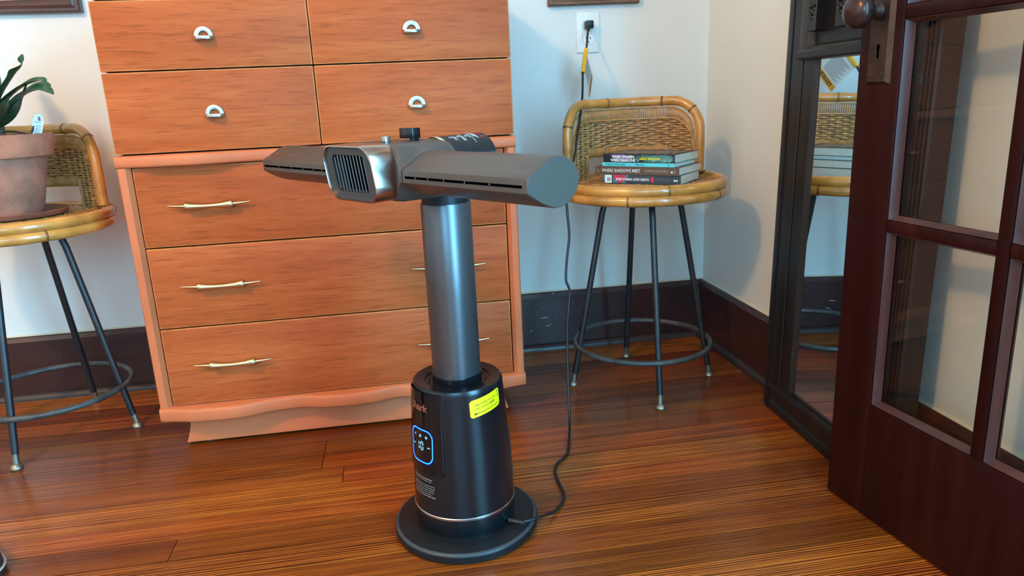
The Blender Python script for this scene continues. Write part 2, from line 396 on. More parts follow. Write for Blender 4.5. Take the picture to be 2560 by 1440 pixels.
# ================================================================== the room
XL, YR, ZC = -3.4, -4.4, 2.6
def struct(name, mb, mat, parent=None, **kw):
    o = mb.build(name, mat, parent, **kw)
    if parent is None: o['kind'] = 'structure'
    return o
struct('wall_back', MB().box(XL, 0.1, 0, 0.1, -0.05, ZC), 'wall', smooth=0)
struct('wall_left', MB().box(XL-0.1, XL, YR, 0.1, -0.05, ZC), 'wall', smooth=0)
wr = MB().box(0, 0.1, -1.90, 0, -0.05, ZC).box(0, 0.1, -2.92, -1.90, 2.06, ZC).box(0, 0.1, YR, -2.92, -0.05, ZC)
struct('wall_right', wr, 'wall', smooth=0)
wf = MB().box(XL, -2.35, YR-0.1, YR, -0.05, ZC).box(-0.75, 0.1, YR-0.1, YR, -0.05, ZC).box(-2.35, -0.75, YR-0.1, YR, -0.05, 0.65).box(-2.35, -0.75, YR-0.1, YR, 2.25, ZC)
struct('wall_front', wf, 'wall', smooth=0)
struct('ceiling', MB().box(XL-0.1, 0.1, YR-0.1, 0.1, ZC, ZC+0.1), 'ceiling', smooth=0)
w1 = MB()
for a in ((-2.35, -2.29, 0.65, 2.25), (-0.81, -0.75, 0.65, 2.25), (-2.29, -0.81, 0.65, 0.71), (-2.29, -0.81, 2.19, 2.25), (-2.29, -0.81, 1.43, 1.47)):
    w1.box(a[0], a[1], YR-0.05, YR+0.02, a[2], a[3])
struct('window_1', w1, 'white_plastic', bevel=0.004)
tr = MB().box(-0.02, 0.11, -1.90, -1.875, 0, 2.06).box(-0.02, 0.11, -2.945, -2.92, 0, 2.06).box(-0.02, 0.11, -2.945, -1.875, 2.06, 2.14)
struct('trim_1', tr, 'door_wood', bevel=0.003)

# floor: every strip of the varnished pine floor is a plank of its own
floor = struct('floor', MB().box(XL, 0.0, YR, 0, -0.05, -0.012), 'subfloor', smooth=0)
PW = 0.0715
def plank_mesh(L, W):
    return MB().box(-L/2, L/2, -W/2, W/2, -0.012, 0.0).mesh('plank', 'floor', smooth=0)
PMESH = {}
rowi = 0
ytop = -0.5885 + PW*8
rng = random.Random(21)
while ytop > YR:
    y0 = max(ytop-PW, YR); y1 = min(ytop, 0.0)
    if y1 - y0 > 0.005:
        x = 0.0; first = True
        near = y1 > -1.75
        while x > XL + 1e-4:
            L = rng.choice((1.9, 2.4, 2.9, 3.4)) if near else rng.choice((2.4, 3.4))
            if first: L *= rng.choice((0.35, 0.6, 0.8, 1.0)); first = False
            xe = x - L
            if xe < XL + 0.35: xe = XL
            key = (round(x-xe, 3), round(y1-y0, 4))
            if key not in PMESH: PMESH[key] = plank_mesh(key[0]-0.0016, key[1]-0.0023)
            from_mesh('plank', PMESH[key], floor, ((x+xe)/2, (y0+y1)/2, 0.0))
            x = xe
    ytop -= PW; rowi += 1

# baseboards with their shoe moulding
HB = 0.1866
def quarter(n=6, r=0.019):
    return [(0, 0)]+[(r*math.cos(R(90*k/n)), r*math.sin(R(90*k/n))) for k in range(n+1)]
def baseboard(name, a, b, nrm, marks=()):
    a = Vector(a); b = Vector(b); nv = Vector(nrm)
    prof = [(0, 0), (0.018, 0), (0.018, HB-0.014), (0.012, HB-0.003), (0.008, HB), (0, HB)]
    o = MB().prism(prof, lambda d, z: a+nv*d+Vector((0, 0, z)), lambda d, z: b+nv*d+Vector((0, 0, z))).build(name, 'baseboard', smooth=20)
    o['kind'] = 'structure'
    MB().prism([(0.018+p, q) for p, q in quarter()], lambda d, z: a+nv*d+Vector((0, 0, z)), lambda d, z: b+nv*d+Vector((0, 0, z))).build('shoe_moulding', 'shoe', o)
    MB().prism([(0, HB), (0.006, HB), (0, HB+0.004)], lambda d, z: a+nv*d+Vector((0, 0, z)), lambda d, z: b+nv*d+Vector((0, 0, z))).build('paint_bead', 'caulk', o)
    return o
bb = baseboard('baseboard_back', (XL, 0, 0), (0, 0, 0), (0, -1, 0))
baseboard('baseboard_right', (0, 0, 0), (0, -1.875, 0), (-1, 0, 0))
baseboard('baseboard_left', (XL, YR, 0), (XL, 0, 0), (1, 0, 0))
rs = random.Random(3)
sc = MB()
def scuff(x0, z0, x1, z1, w):
    d = Vector((x1-x0, 0, z1-z0)); n = Vector((-d.z, 0, d.x)).normalized()*w
    mid = Vector(((x0+x1)/2, -0.0184, (z0+z1)/2))
    A = Vector((x0, -0.0184, z0)); B = Vector((x1, -0.0184, z1))
    sc.add([A, mid+n, B, mid-n], [(0, 1, 2, 3)])
scuff(-0.556, 0.1035, -0.523, 0.1065, 0.0016); scuff(-0.540, 0.0745, -0.515, 0.083, 0.0012); scuff(-0.590, 0.062, -0.577, 0.068, 0.0012)
scuff(-0.513, 0.183, -0.505, 0.183, 0.0012); scuff(-0.545, 0.136, -0.5445, 0.142, 0.0007)
for k in range(26):
    x = rs.uniform(-0.62, -0.03); z = rs.uniform(0.05, 0.175); w = rs.uniform(0.0008, 0.002)
    scuff(x, z, x+w*2, z+rs.uniform(-0.001, 0.001), w*0.5)
for k in range(14):
    x = rs.uniform(-2.0, -1.6); z = rs.uniform(0.05, 0.175); w = rs.uniform(0.0008, 0.002)
    scuff(x, z, x+w*2, z, w*0.5)
flat(sc, 'scuff_marks', 'scuff', bb)

# ================================================================== chest of drawers
DX, DW = -1.128, 0.880
xl, xr = DX-DW/2, DX+DW/2
YF = -0.475
chest = tag(empty('chest_of_drawers', (DX, -0.25, 0)), 'tall coral painted chest with orange veneer drawer fronts standing against the wall', 'dresser')
chest_inv = Matrix.Translation((-DX, 0.25, 0))
def CB(): return MB()
def cbuild(mb, name, mat, parent=chest, **kw):
    off = Vector((DX, -0.25, 0))
    if parent is chest: mb.xform(lambda p: p-off)
    return mb.build(name, mat, parent, **kw)
cbuild(CB().box(xl+0.004, xr-0.004, YF+0.022, -0.03, 0.095, 0.70), 'lower_case', 'coral', bevel=0.003)
cbuild(CB().box(xl+0.004, xr-0.004, YF+0.022, -0.03, 0.70, 1.06), 'upper_case', 'coral', bevel=0.003)
cbuild(CB().box(xl+0.01, xr-0.01, YF+0.020, YF+0.024, 0.10, 1.055), 'drawer_gap_backing', 'drawer_gap', smooth=0)
cbuild(CB().box(xl-0.008, xr+0.008, YF-0.006, -0.02, 1.058, 1.085), 'top_board', 'coral', bevel=0.004)
def wave(s):
    s = abs(s)
    pts = ((0, 0.030), (0.10, 0.026), (0.27, 0.008), (0.36, 0.010), (0.62, 0.034), (0.80, 0.030), (0.95, 0.014), (1.0, 0.008))
    for (a, va), (b, vb) in zip(pts, pts[1:]):
        if s <= b:
            t = (s-a)/(b-a); t = t*t*(3-2*t); return va+(vb-va)*t
    return pts[-1][1]
def rail(name, z0, z1, amp, base):
    rings = []
    N = 64
    for i in range(N+1):
        s = -1+2*i/N; x = DX+s*(DW/2+0.002); yf = YF-base-amp*wave(s)
        h = z1-z0; rr = min(0.0055, h/3)
        prof = [(YF+0.03, z0), (yf+rr, z0), (yf+rr*0.3, z0+rr*0.3), (yf, z0+rr), (yf, z1-rr*1.3), (yf+rr*0.35, z1-rr*0.4), (yf+rr*1.3, z1), (YF+0.03, z1)]
        rings.append([(x, y, z) for y, z in prof])
    cbuild(MB().loft(rings), name, 'coral', smooth=50)
rail('bottom_rail', 0.078, 0.1115, 1.0, 0.002)
rail('middle_rail', 0.6775, 0.7035, 0.75, 0.002)
# plinth with a concave flare at both ends
pl_rings = []
for k in range(9):
    t = k/8; z = 0.008+t*0.075
    fl = 0.016*(1-t)**2.2
    x0, x1 = -1.513-fl, -0.745+fl; yf = -0.452-0.006*(1-t)
    pl_rings.append([(x0, yf, z), (x1, yf, z), (x1, -0.06, z), (x0, -0.06, z)])
cbuild(MB().loft(pl_rings), 'plinth', 'coral', smooth=30, bevel=0.0015)
for px, py in ((-1.48, -0.43), (-0.79, -0.43), (-1.48, -0.10), (-0.79, -0.10)):
    cbuild(MB().lathe([(0.013, 0.0), (0.014, 0.002), (0.012, 0.009)], 16, (px, py, 0)), 'glide', 'nickel')
# stiles of the lower case with a bevelled inner edge
for sgn in (-1, 1):
    ox = DX+sgn*DW/2
    pr = [(ox, YF+0.03), (ox, YF-0.004), (ox-sgn*0.003, YF-0.007), (ox-sgn*0.0175, YF-0.007), (ox-sgn*0.0255, YF+0.004), (ox-sgn*0.0265, YF+0.03)]
    cbuild(MB().prism(pr, lambda x, y: (x, y, 0.1115), lambda x, y: (x, y, 0.6775)), 'stile', 'coral', smooth=30)
# handles
def bar_pull(parent, cx, cy, cz):
    h = MB()
    prof = [(-0.0885, 0.0010), (-0.080, 0.0018), (-0.060, 0.0029), (-0.051, 0.0033), (-0.0505, 0.0062), (-0.0495, 0.0082), (-0.046, 0.0086), (-0.042, 0.0076), (-0.03, 0.0058), (-0.012, 0.0045), (0, 0.0042)]
    prof = prof+[(-x, r) for x, r in reversed(prof[:-1])]
    pts = []; rr = []
    for x, r in prof:
        bow = 0.012-0.012*min(1, abs(x)/0.05)**2 if abs(x) < 0.05 else 0
        pts.append((cx+x, cy-0.012-bow*0.4, cz-0.004*(1-(x/0.0885)**2)+0.003*(x/0.0885)*0)); rr.append(r*1.22)
    h.tube(pts, rr, 12)
    hd = h.build('bar_pull', 'brass', parent, smooth=40)
    for sx in (-0.046, 0.046):
        MB().tube([(cx+sx, cy+0.002, cz-0.001), (cx+sx, cy-0.012, cz-0.001)], [0.005, 0.004], 10).build('post', 'brass', hd)
    return hd
def half_ring(parent, cx, cy, cz):
    # flat half-ring standing proud of the drawer with a shelf-like lip along its lower edge
    n = 18; ro, ri = 0.0195, 0.0105
    rings = []
    for k in range(n+1):
        a = PI*k/n; c_, s_ = math.cos(a), math.sin(a)
        rings.append([(cx+ro*c_, cy, cz+ro*s_*1.05), (cx+ro*c_, cy-0.007, cz+ro*s_*1.05), (cx+ri*c_, cy-0.007, cz+ri*s_*1.05), (cx+ri*c_, cy, cz+ri*s_*1.05)])
    k_ = MB().loft(rings).build('half_ring_pull', 'nickel', parent, bevel=0.0008, smooth=40)
    # crescent shaped finger lip
    n = 16; top = []; lip = []
    for i in range(n+1):
        t = -1+2*i/n; d = 0.006+0.013*math.sqrt(max(0, 1-t*t))
        lip.append([(cx+t*0.0195, cy, cz+0.001), (cx+t*0.0195, cy-d, cz+0.001), (cx+t*0.0195, cy-d, cz-0.006), (cx+t*0.0195, cy, cz-0.006)])
    MB().loft(lip).build('finger_lip', 'nickel', k_, bevel=0.0008, smooth=40)
    return k_
OFF = Vector((DX, -0.25, 0))
zc = [0.1125, 0.3045, 0.4960, 0.6775]
for k in range(3):
    d = MB().box(xl+0.0285-DX, xr-0.0285-DX, YF+0.25, YF+0.27, zc[k]+0.0012, zc[k+1]-0.0018)
    dr = d.build('drawer', 'veneer', chest, bevel=0.0022, segs=2, edge='worn_edge')
    for hx in (-1.387, -0.863):
        bar_pull(dr, hx-DX, YF+0.25, {0: 0.2135, 1: 0.4050, 2: 0.5905}[k])
zu = [0.7055, 0.8782, 1.0215]
for k in range(2):
    for s in range(2):
        x0, x1 = (xl+0.001, DX-0.0022) if s == 0 else (DX-0.0002, xr-0.001)
        d = MB().box(x0-DX, x1-DX, YF+0.247, YF+0.27, zu[k]+0.0015, zu[k+1]-0.0012)
        dr = d.build('drawer', 'veneer', chest, bevel=0.0022, segs=2, edge='worn_edge')
        half_ring(dr, (-1.348 if s == 0 else -0.9095)-DX, YF+0.247, {0: 0.7830, 1: 0.9440}[k])
cbuild(MB().box(xl+0.001, xr-0.001, YF-0.003, YF+0.02, 1.0245, 1.057), 'frieze', 'door_wood', bevel=0.002)

# ================================================================== heater on a column
HC = Vector((-0.89, -0.945, 0.0))
th = R(-56.08)
AV = Vector((math.cos(th), math.sin(th), 0)); NV = Vector((AV.y, -AV.x, 0))   # along the arms / out of the nozzle
heater = tag(empty('tower_heater', HC), 'black and gunmetal tower heater with T-shaped blowing head and blue lit display', 'heater')
def hl(a, n, z): return AV*a+NV*n+Vector((0, 0, z))          # heater-local coordinates
base = MB().lathe([(0.0, 0.0), (0.131, 0.0), (0.1363, 0.004), (0.1363, 0.0155), (0.1345, 0.0185), (0.1295, 0.0205), (0.088, 0.0215), (0.0, 0.0215)], 96).build('base_plate', 'matte_black', heater, smooth=30)
MB().lathe([(0.1352, 0.0176), (0.1348, 0.0184), (0.1322, 0.0199), (0.1300, 0.0207), (0.1296, 0.0203), (0.1315, 0.0190)], 96).build('chamfer_trim', 'bezel', base)
RB = lambda z: 0.0942-(z-0.062)*(0.0942-0.0904)/(0.174-0.062) if z < 0.174 else 0.0904-(z-0.174)*(0.0904-0.0825)/(0.295-0.174)
lower = MB().lathe([(0.0, 0.0205), (0.0875, 0.0205), (0.0885, 0.030), (0.0935, 0.0335), (0.0945, 0.037), (0.0948, 0.0600), (0.0935, 0.0612), (0.0, 0.0612)], 96).build('lower_housing', 'gloss_black', heater, smooth=30)
MB().lathe([(0.0, 0.0606), (0.0952, 0.0606), (0.0957, 0.0625), (0.0955, 0.0650), (0.0945, 0.0660), (0.0, 0.0660)], 96).build('trim_ring', 'silver_ring', heater, smooth=30)
prof = [(0.0, 0.0655)]+[(RB(z), z) for z in (0.0655, 0.09, 0.13, 0.174, 0.21, 0.25, 0.293)]+[(0.0818, 0.2985), (0.0804, 0.3025), (0.0780, 0.3040), (0.066, 0.3015), (0.0600, 0.3005), (0.0595, 0.2980), (0.054, 0.2975), (0.050, 0.294), (0.0, 0.294)]
body = MB().lathe(prof, 96).build('housing', 'gloss_black', heater, smooth=30)
ANG_N = math.atan2(NV.y, NV.x)
def skin(ang, z, lift): return (math.cos(ang)*(RB(z)+lift), math.sin(ang)*(RB(z)+lift), z)
# raised control panel facing the same way as the nozzle
pr = []
for j, z in enumerate([0.146, 0.148, 0.152, 0.160, 0.175, 0.21, 0.25, 0.293, 0.2985]):
    half = R(33)*(0.86 if j == 0 else 0.95 if j == 1 else 1.0)
    row = []
    for i in range(29):
        t = -1+2*i/28; ang = ANG_N+t*half
        e = min(1, (1-abs(t))/0.10); lift = 0.0032*math.sqrt(max(0, 1-(1-e)**2)) if j > 0 else 0.0002
        row.append(skin(ang, z, lift-0.0004))
    pr.append(row)
mbp = MB().loft(pr, closed_ring=False, caps=False)
ctrl = mbp.build('control_panel', 'panel_black', heater, smooth=50)
def pan(x, z):  # x: metres along the panel to the viewer's right, z: height
    ang = ANG_N+x/RB(z); return skin(ang, z, 0.0036)
GZ, GW, GH = 0.1985, 0.041, 0.041
def dsp(x, y): return pan(x*0.71, GZ+y*0.77)
oc = rrect(GW, GH, 0.021, 8); ic = rrect(GW-0.0024, GH-0.0024, 0.0188, 8)
flat(ringpoly(MB(), dsp, oc, ic), 'light_ring', 'blue_glow', ctrl)
flat(ringpoly(ringpoly(MB(), dsp, rrect(GW+0.0014, GH+0.0014, 0.0222, 8), oc), dsp, ic, rrect(GW-0.0034, GH-0.0034, 0.0180, 8)), 'light_ring_halo', 'blue_halo', ctrl)  # bands on both sides of the ring, painting its spreading glow
seg = MB()
def bar(x0, y0, x1, y1, w=0.0011):
    d = Vector((x1-x0, y1-y0)); d.normalize(); n = Vector((-d.y, d.x))*w
    poly(seg, dsp, [(x0+n.x, y0+n.y), (x1+n.x, y1+n.y), (x1-n.x, y1-n.y), (x0-n.x, y0-n.y)])
for (x0, y0, x1, y1) in ((-0.006, 0.0015, -0.006, 0.0085), (-0.006, -0.0085, -0.006, -0.0015), (0.001, 0.0015, 0.001, 0.0085), (0.001, -0.0085, 0.001, -0.0015), (0.009, 0.0015, 0.009, 0.0085), (0.009, -0.0085, 0.009, -0.0015), (0.0022, 0.0098, 0.0078, 0.0098), (0.0022, -0.0098, 0.0078, -0.0098)): bar(x0, y0, x1, y1)
flat(seg, 'display_digits', 'icon_glow', ctrl)
seg = MB()
for cx in (-0.001, 0.0205):
    o_ = [(cx+0.0034*math.cos(2*PI*k/14), 0.0235+0.0034*math.sin(2*PI*k/14)) for k in range(14)]
    i_ = [(cx+0.0022*math.cos(2*PI*k/14), 0.0235+0.0022*math.sin(2*PI*k/14)) for k in range(14)]
    ringpoly(seg, dsp, o_, i_)
bar(-0.0010, 0.0235, -0.0010, 0.027, 0.0006); bar(0.0205, 0.0235, 0.0225, 0.0235, 0.0006)
bar(-0.022, 0.0205, -0.022, 0.0265, 0.001)
bar(0.0245, -0.002, 0.028, 0.001, 0.0008); bar(0.028, 0.001, 0.0315, -0.002, 0.0008)
bar(-0.030, 0.001, -0.027, -0.002, 0.0008); bar(-0.027, -0.002, -0.024, 0.001, 0.0008)
flat(seg, 'display_icons', 'icon_glow', ctrl)
text_obj('brand_lettering', 'Shark', 0.018, lambda x, y: pan(x-0.0245, 0.2650+y), 'copper_print', ctrl, fit=0.043, offset=0.0006, shear=0.1)
# warning print: rows of tiny words under the display
wp = MB(); rw = random.Random(5)
def skn(x, z): return skin(ANG_N+x/RB(z), z, 0.0006)
for j, (wd, hgt) in enumerate(((0.052, .0017), (0.052, .0012), (0, 0), (0.058, .0013), (0.058, .0013), (0.056, .0013), (0.055, .0013), (0.050, .0013), (0.060, .0018))):
    x = -0.030; z = 0.1350-j*0.0042
    while wd and x < -0.030+wd:
        w = min(rw.uniform(0.003, 0.009), -0.030+wd-x)
        patch(wp, skn, x, x+w, z-hgt*0.6, z+hgt*0.6, 2, 1); x += w+0.0014
flat(wp, 'warning_print', 'print_grey', body)
# yellow sticker wrapped on the right shoulder
ANG_S = math.atan2(-2.18769-HC.y, -0.97016-HC.x)+R(35)
def stk(x, y, lift=0.0006): # plane units in metres, centred
    z = 0.2735+y+0.13*x; return skin(ANG_S+x/RB(z), z, lift)
so = rrect(0.0335, 0.0160, 0.004, 4)
smb = MB()
rows = 10; cols = 20
srings = []
for j in range(rows+1):
    y = -0.0160+0.032*j/rows
    e = abs(y)-(0.0160-0.004); hw = 0.0335-(0.004-math.sqrt(max(0, 0.004**2-e*e)) if e > 0 else 0)
    srings.append([stk(-hw+2*hw*i/cols, y) for i in range(cols+1)])
smb.loft(srings, closed_ring=False, caps=False)
stick = flat(smb, 'sticker', 'sticker', body)
s2 = lambda ox, oy: (lambda x, y: stk(x+ox, y+oy, 0.0009))
text_obj('sticker_line', '1. Align triangle with circle', 0.0048, s2(-0.0275, 0.0045), 'ink', stick, fit=0.050)
text_obj('sticker_line', '2. Twist until the', 0.0048, s2(-0.0275, -0.0028), 'ink', stick, fit=0.032)
text_obj('sticker_line', 'CLICK', 0.0055, s2(0.0062, -0.0031), 'ink', stick, fit=0.0125, offset=0.00018)
ar = MB(); S3 = s2(0, 0)
patch(ar, S3, -0.022, 0.0295, -0.0104, -0.0094, 12, 1)
poly(ar, S3, [(-0.028, -0.0099), (-0.0215, -0.0078), (-0.0215, -0.0120)])
poly(ar, S3, [(0.0262, 0.0128), (0.0298, 0.0128), (0.0280, 0.0082)])
ringpoly(ar, S3, [(0.028+0.0017*math.cos(k*PI/6), 0.0045+0.0026*math.sin(k*PI/6)) for k in range(12)], [(0.028+0.0010*math.cos(k*PI/6), 0.0045+0.0018*math.sin(k*PI/6)) for k in range(12)])
flat(ar, 'sticker_symbols', 'ink', stick)
# perforated intake on the far side
ANG_V = math.atan2(-2.18769-HC.y, -0.97016-HC.x)+R(80)
vm = MB()
for i in range(6):
    for j in range(16):
        ang = ANG_V+R(i*4.2); z = 0.100+j*0.0062
        c0 = Vector(skin(ang, z, 0.0002)); nrm = Vector((math.cos(ang), math.sin(ang), 0))
        vm.lathe([(0.0017, -0.0006), (0.0016, 0.0006), (0.0008, 0.0012)], 6, (0, 0, 0), 'X')
        q = nrm.to_track_quat('X', 'Z')
        vm.v[-18:] = [tuple(c0+q @ Vector(p)) for p in vm.v[-18:]]
vo = vm.build('intake_perforation', 'gloss_black', heater); vo['kind'] = 'stuff'
# column
def sup(rx, ry, e, n=64):
    out = []
    for k in range(n):
        a = 2*PI*k/n; c_, s_ = math.cos(a), math.sin(a)
        out.append((rx*math.copysign(abs(c_)**(2/e), c_), ry*math.copysign(abs(s_)**(2/e), s_)))
    return out
def ring_at(rx, ry, e, z): return [hl(a, n, z) for a, n in sup(rx, ry, e)]
MB().loft([ring_at(0.0435, 0.0435, 2.3, 0.292), ring_at(0.0435, 0.0435, 2.3, 0.304), ring_at(0.0445, 0.0445, 2.3, 0.308), ring_at(0.0445, 0.0445, 2.3, 0.312)]).build('column_collar', 'gloss_black', heater, smooth=40)
MB().loft([ring_at(0.0415, 0.0415, 2.35, z) for z in (0.309, 0.46, 0.620)]+[ring_at(0.0405, 0.0405, 2.35, 0.6225)]).build('column', 'gunmetal', heater, smooth=40)
MB().loft([ring_at(0.039, 0.039, 2.3, z) for z in (0.6215, 0.652)]).build('neck', 'matte_black', heater, smooth=40)
# blowing head -------------------------------------------------
ZH = 0.687
ARMP = [(0.1540, 0.0060), (0.1535, 0.0085), (0.1480, 0.0125), (0.1440, 0.0138), (0.128, 0.0225), (0.116, 0.0292), (0.106, 0.0322), (0.096, 0.0325), (0.084, 0.0300), (0.072, 0.0235), (0.063, 0.0135), (0.0590, 0.0), (0.063, -0.0135), (0.072, -0.0235), (0.084, -0.0305), (0.096, -0.0332), (0.106, -0.0330), (0.116, -0.0305), (0.132, -0.0235), (0.146, -0.0155), (0.1525, -0.0115), (0.1540, -0.0095)]
CENP = [(0.1430, 0.026), (0.1430, 0.034), (0.1415, 0.0400), (0.1380, 0.0430), (0.128, 0.0440), (0.110, 0.0440), (0.090, 0.0440), (0.070, 0.0440), (0.050, 0.0440), (0.035, 0.0400), (0.022, 0.0250), (0.018, 0.0), (0.022, -0.0250), (0.035, -0.0380), (0.050, -0.0420), (0.070, -0.0430), (0.090, -0.0430), (0.110, -0.0430), (0.130, -0.0430), (0.138, -0.0420), (0.1430, -0.0360), (0.1430, -0.0260)]
def sm(t): t = max(0, min(1, t)); return t*t*(3-2*t)
sgn_rings = []
for a in [i*0.1/14 for i in range(-14, 15)]:
    k = sm((0.101-abs(a))/0.036)
    kb = sm((0.094-abs(a))/0.026)
    sgn_rings.append([hl(a, n0+(n1-n0)*(k if z0 >= 0 else kb), ZH+z0+(z1-z0)*(k if z0 >= 0 else kb)) for (n0, z0), (n1, z1) in zip(ARMP, CENP)])
head = MB().loft(sgn_rings).build('head_body', 'arm', heater, smooth=38)
LET = {}
for sg in (1, -1):
    aa = [0.1012, 0.1030, 0.20, 0.30, 0.3585, 0.3610, 0.3622]
    rings = []
    for i, a in enumerate(aa):
        s_ = 0.985 if i == 0 else (0.985 if i == 5 else (0.955 if i == 6 else 1.0))
        rings.append([hl(sg*a, 0.1055+(n-0.1055)*s_, ZH+z*s_) for n, z in ARMP])
    arm = MB().loft(rings).build('blowing_arm', 'arm', heater, smooth=30)
    cuts = [0.1074, 0.1335, 0.1635, 0.1995, 0.2440, 0.2935, 0.3539]
    for c0, c1 in zip(cuts, cuts[1:]):
        MB().box(-1, 1, -1, 1, -1, 1).xform(lambda p: hl(sg*((c0+c1)/2+p.x*((c1-c0)/2-0.0012)), 0.1535+p.y*0.0010, ZH-0.0015+p.z*0.0017)).build('air_slot', 'void', arm, smooth=0)
        MB().lathe([(0.0011, -0.0004), (0.0009, 0.0006)], 8).xform(lambda p: hl(sg*c0+p.x, 0.1540+p.z, ZH-0.0015+p.y)).build('slot_pin', 'silver_ring', arm)
    LET[sg] = arm
# nozzle: bright sleeve, dark bezel and upright slats (top leans forward a little)
def noz(a, n, z): return hl(a, n+0.13*z, ZH+0.0015+z)
def nring(w, h, r, n): return [noz(a, n, z) for a, z in rrect(w, h, r, 8)]
slv = MB().loft([nring(0.069, 0.0430, 0.026, 0.136), nring(0.070, 0.0435, 0.027, 0.142), nring(0.070, 0.0435, 0.027, 0.1800), nring(0.069, 0.0425, 0.0265, 0.1825), nring(0.0672, 0.0407, 0.0255, 0.1830), nring(0.0665, 0.0400, 0.025, 0.1805), nring(0.0665, 0.0400, 0.025, 0.142)], caps=False).build('nozzle_sleeve', 'chrome', heater, smooth=40)
bz = MB().loft([nring(0.0667, 0.0402, 0.025, 0.1795), nring(0.0465, 0.0285, 0.0105, 0.1790), nring(0.0460, 0.0280, 0.010, 0.1600)], caps=False).build('nozzle_bezel', 'bezel', heater, smooth=40)
MB().loft([nring(0.0475, 0.0295, 0.010, 0.1580), nring(0.0475, 0.0295, 0.010, 0.1565)]).build('nozzle_cavity', 'void', heater)
for i in range(10):
    a = -0.0415+i*0.0830/9
    zt = 0.0284 if abs(a) < 0.037 else 0.0245
    MB().box(-1, 1, -1, 1, -1, 1).xform(lambda p: noz(a+p.x*0.0008, 0.1765+p.y*0.0009, p.z*zt)).build('grille_slat', 'slat', bz, bevel=0.0004, segs=1)
# rear barrel with its warning label
def barrel(n, r): return [hl(r*math.cos(2*PI*k/48), n, ZH+r*math.sin(2*PI*k/48)) for k in range(48)]
rear = MB().loft([barrel(0.040, 0.0440), barrel(-0.080, 0.0460), barrel(-0.0855, 0.0440), barrel(-0.087, 0.040)]).build('rear_barrel', 'arm', heater, smooth=40)
def bar_s(s, n, lift=0.0007):  # s: arc length from the crest towards the arm side, n: along the barrel
    r = 0.0447+(0.040-n)*0.0013/0.12+lift; t = PI/2-s/0.046
    return hl(r*math.cos(t), n, ZH+r*math.sin(t))
lb = MB(); patch(lb, bar_s, -0.055, 0.055, 0.010, -0.0840, 30, 4)
lab = flat(lb, 'warning_label', 'label_black', rear)
lt = MB(); patch(lt, bar_s, -0.028, 0.040, 0.0185, 0.0100, 20, 1); flat(lt, 'label_edge_strip', 'label_tan', rear)
B2 = lambda s, n: bar_s(s, n, 0.0011)
lw = MB(); rw = random.Random(9)
for n0, rowsd in ((-0.006, ((0.012, 0.026, .0024), (0.014, 0.027, .0012))), (-0.022, ((0.006, 0.029, .0024), (0.008, 0.030, .0012))), (-0.039, ((0.008, 0.022, .0022), (0.001, 0.036, .0011)))):
    nn = n0-0.006
    for s0, s1, hh in rowsd:
        s = s0
        while s < s1:
            w = min(rw.uniform(0.003, 0.007), s1-s); patch(lw, B2, s, s+w, nn, nn-hh, 2, 1); s += w+0.0012
        nn -= 0.0042
    o_ = [(0.016+0.0028*math.cos(k*PI/6), n0-0.001+0.0028*math.sin(k*PI/6)) for k in range(12)]
    i_ = [(0.016+0.0016*math.cos(k*PI/6), n0-0.001+0.0016*math.sin(k*PI/6)) for k in range(12)]
    ringpoly(lw, B2, o_, i_)
for q in range(3): patch(lw, B2, -0.006+q*0.002, 0.020+q*0.003, -0.0545-q*0.003, -0.0562-q*0.003, 6, 1)
flat(lw, 'label_print', 'print_white', lab)
lr = MB()
for q in range(3): patch(lr, B2, -0.010, 0.018-q*0.002, -0.0645-q*0.0042, -0.0668-q*0.0042, 6, 1)
for q in range(2): poly(lr, B2, [(0.020, -0.0665-q*0.006), (0.0265, -0.0690-q*0.006), (0.020, -0.0715-q*0.006)])
flat(lr, 'label_red_print', 'print_red', lab)
# arm lettering
def armtop(a, t):  # t along the sloping top facet from front (0) to back (1)
    n = 0.142+(0.108-0.142)*t; z = 0.0146+(0.0322-0.0146)*t+0.0010
    return hl(a, n, ZH+z)
text_obj('arm_lettering', 'Shark', 0.30, lambda x, y: armtop(-0.345+x, 0.12+y), 'copper_print', LET[-1], fit=0.040, offset=0.006)
text_obj('arm_lettering', 'TurboBlade', 0.14, lambda x, y: armtop(-0.297+x, 0.10+y), 'faint_print', LET[-1], fit=0.050)
# little clips on top of the head
MB().box(-0.0065, 0.0065, 0.118, 0.128, 0.040, 0.0545).xform(lambda p: hl(p.x+0.020, p.y, ZH+p.z)).build('top_button', 'silver_ring', heater, bevel=0.001)
lt_ = MB().box(-0.018, 0.018, 0.062, 0.078, 0.0475, 0.0640).box(0.006, 0.016, 0.064, 0.076, 0.0425, 0.050)
lt_.xform(lambda p: hl(p.x+0.010, p.y, ZH+p.z)).build('top_latch', 'gloss_black', heater, bevel=0.001)

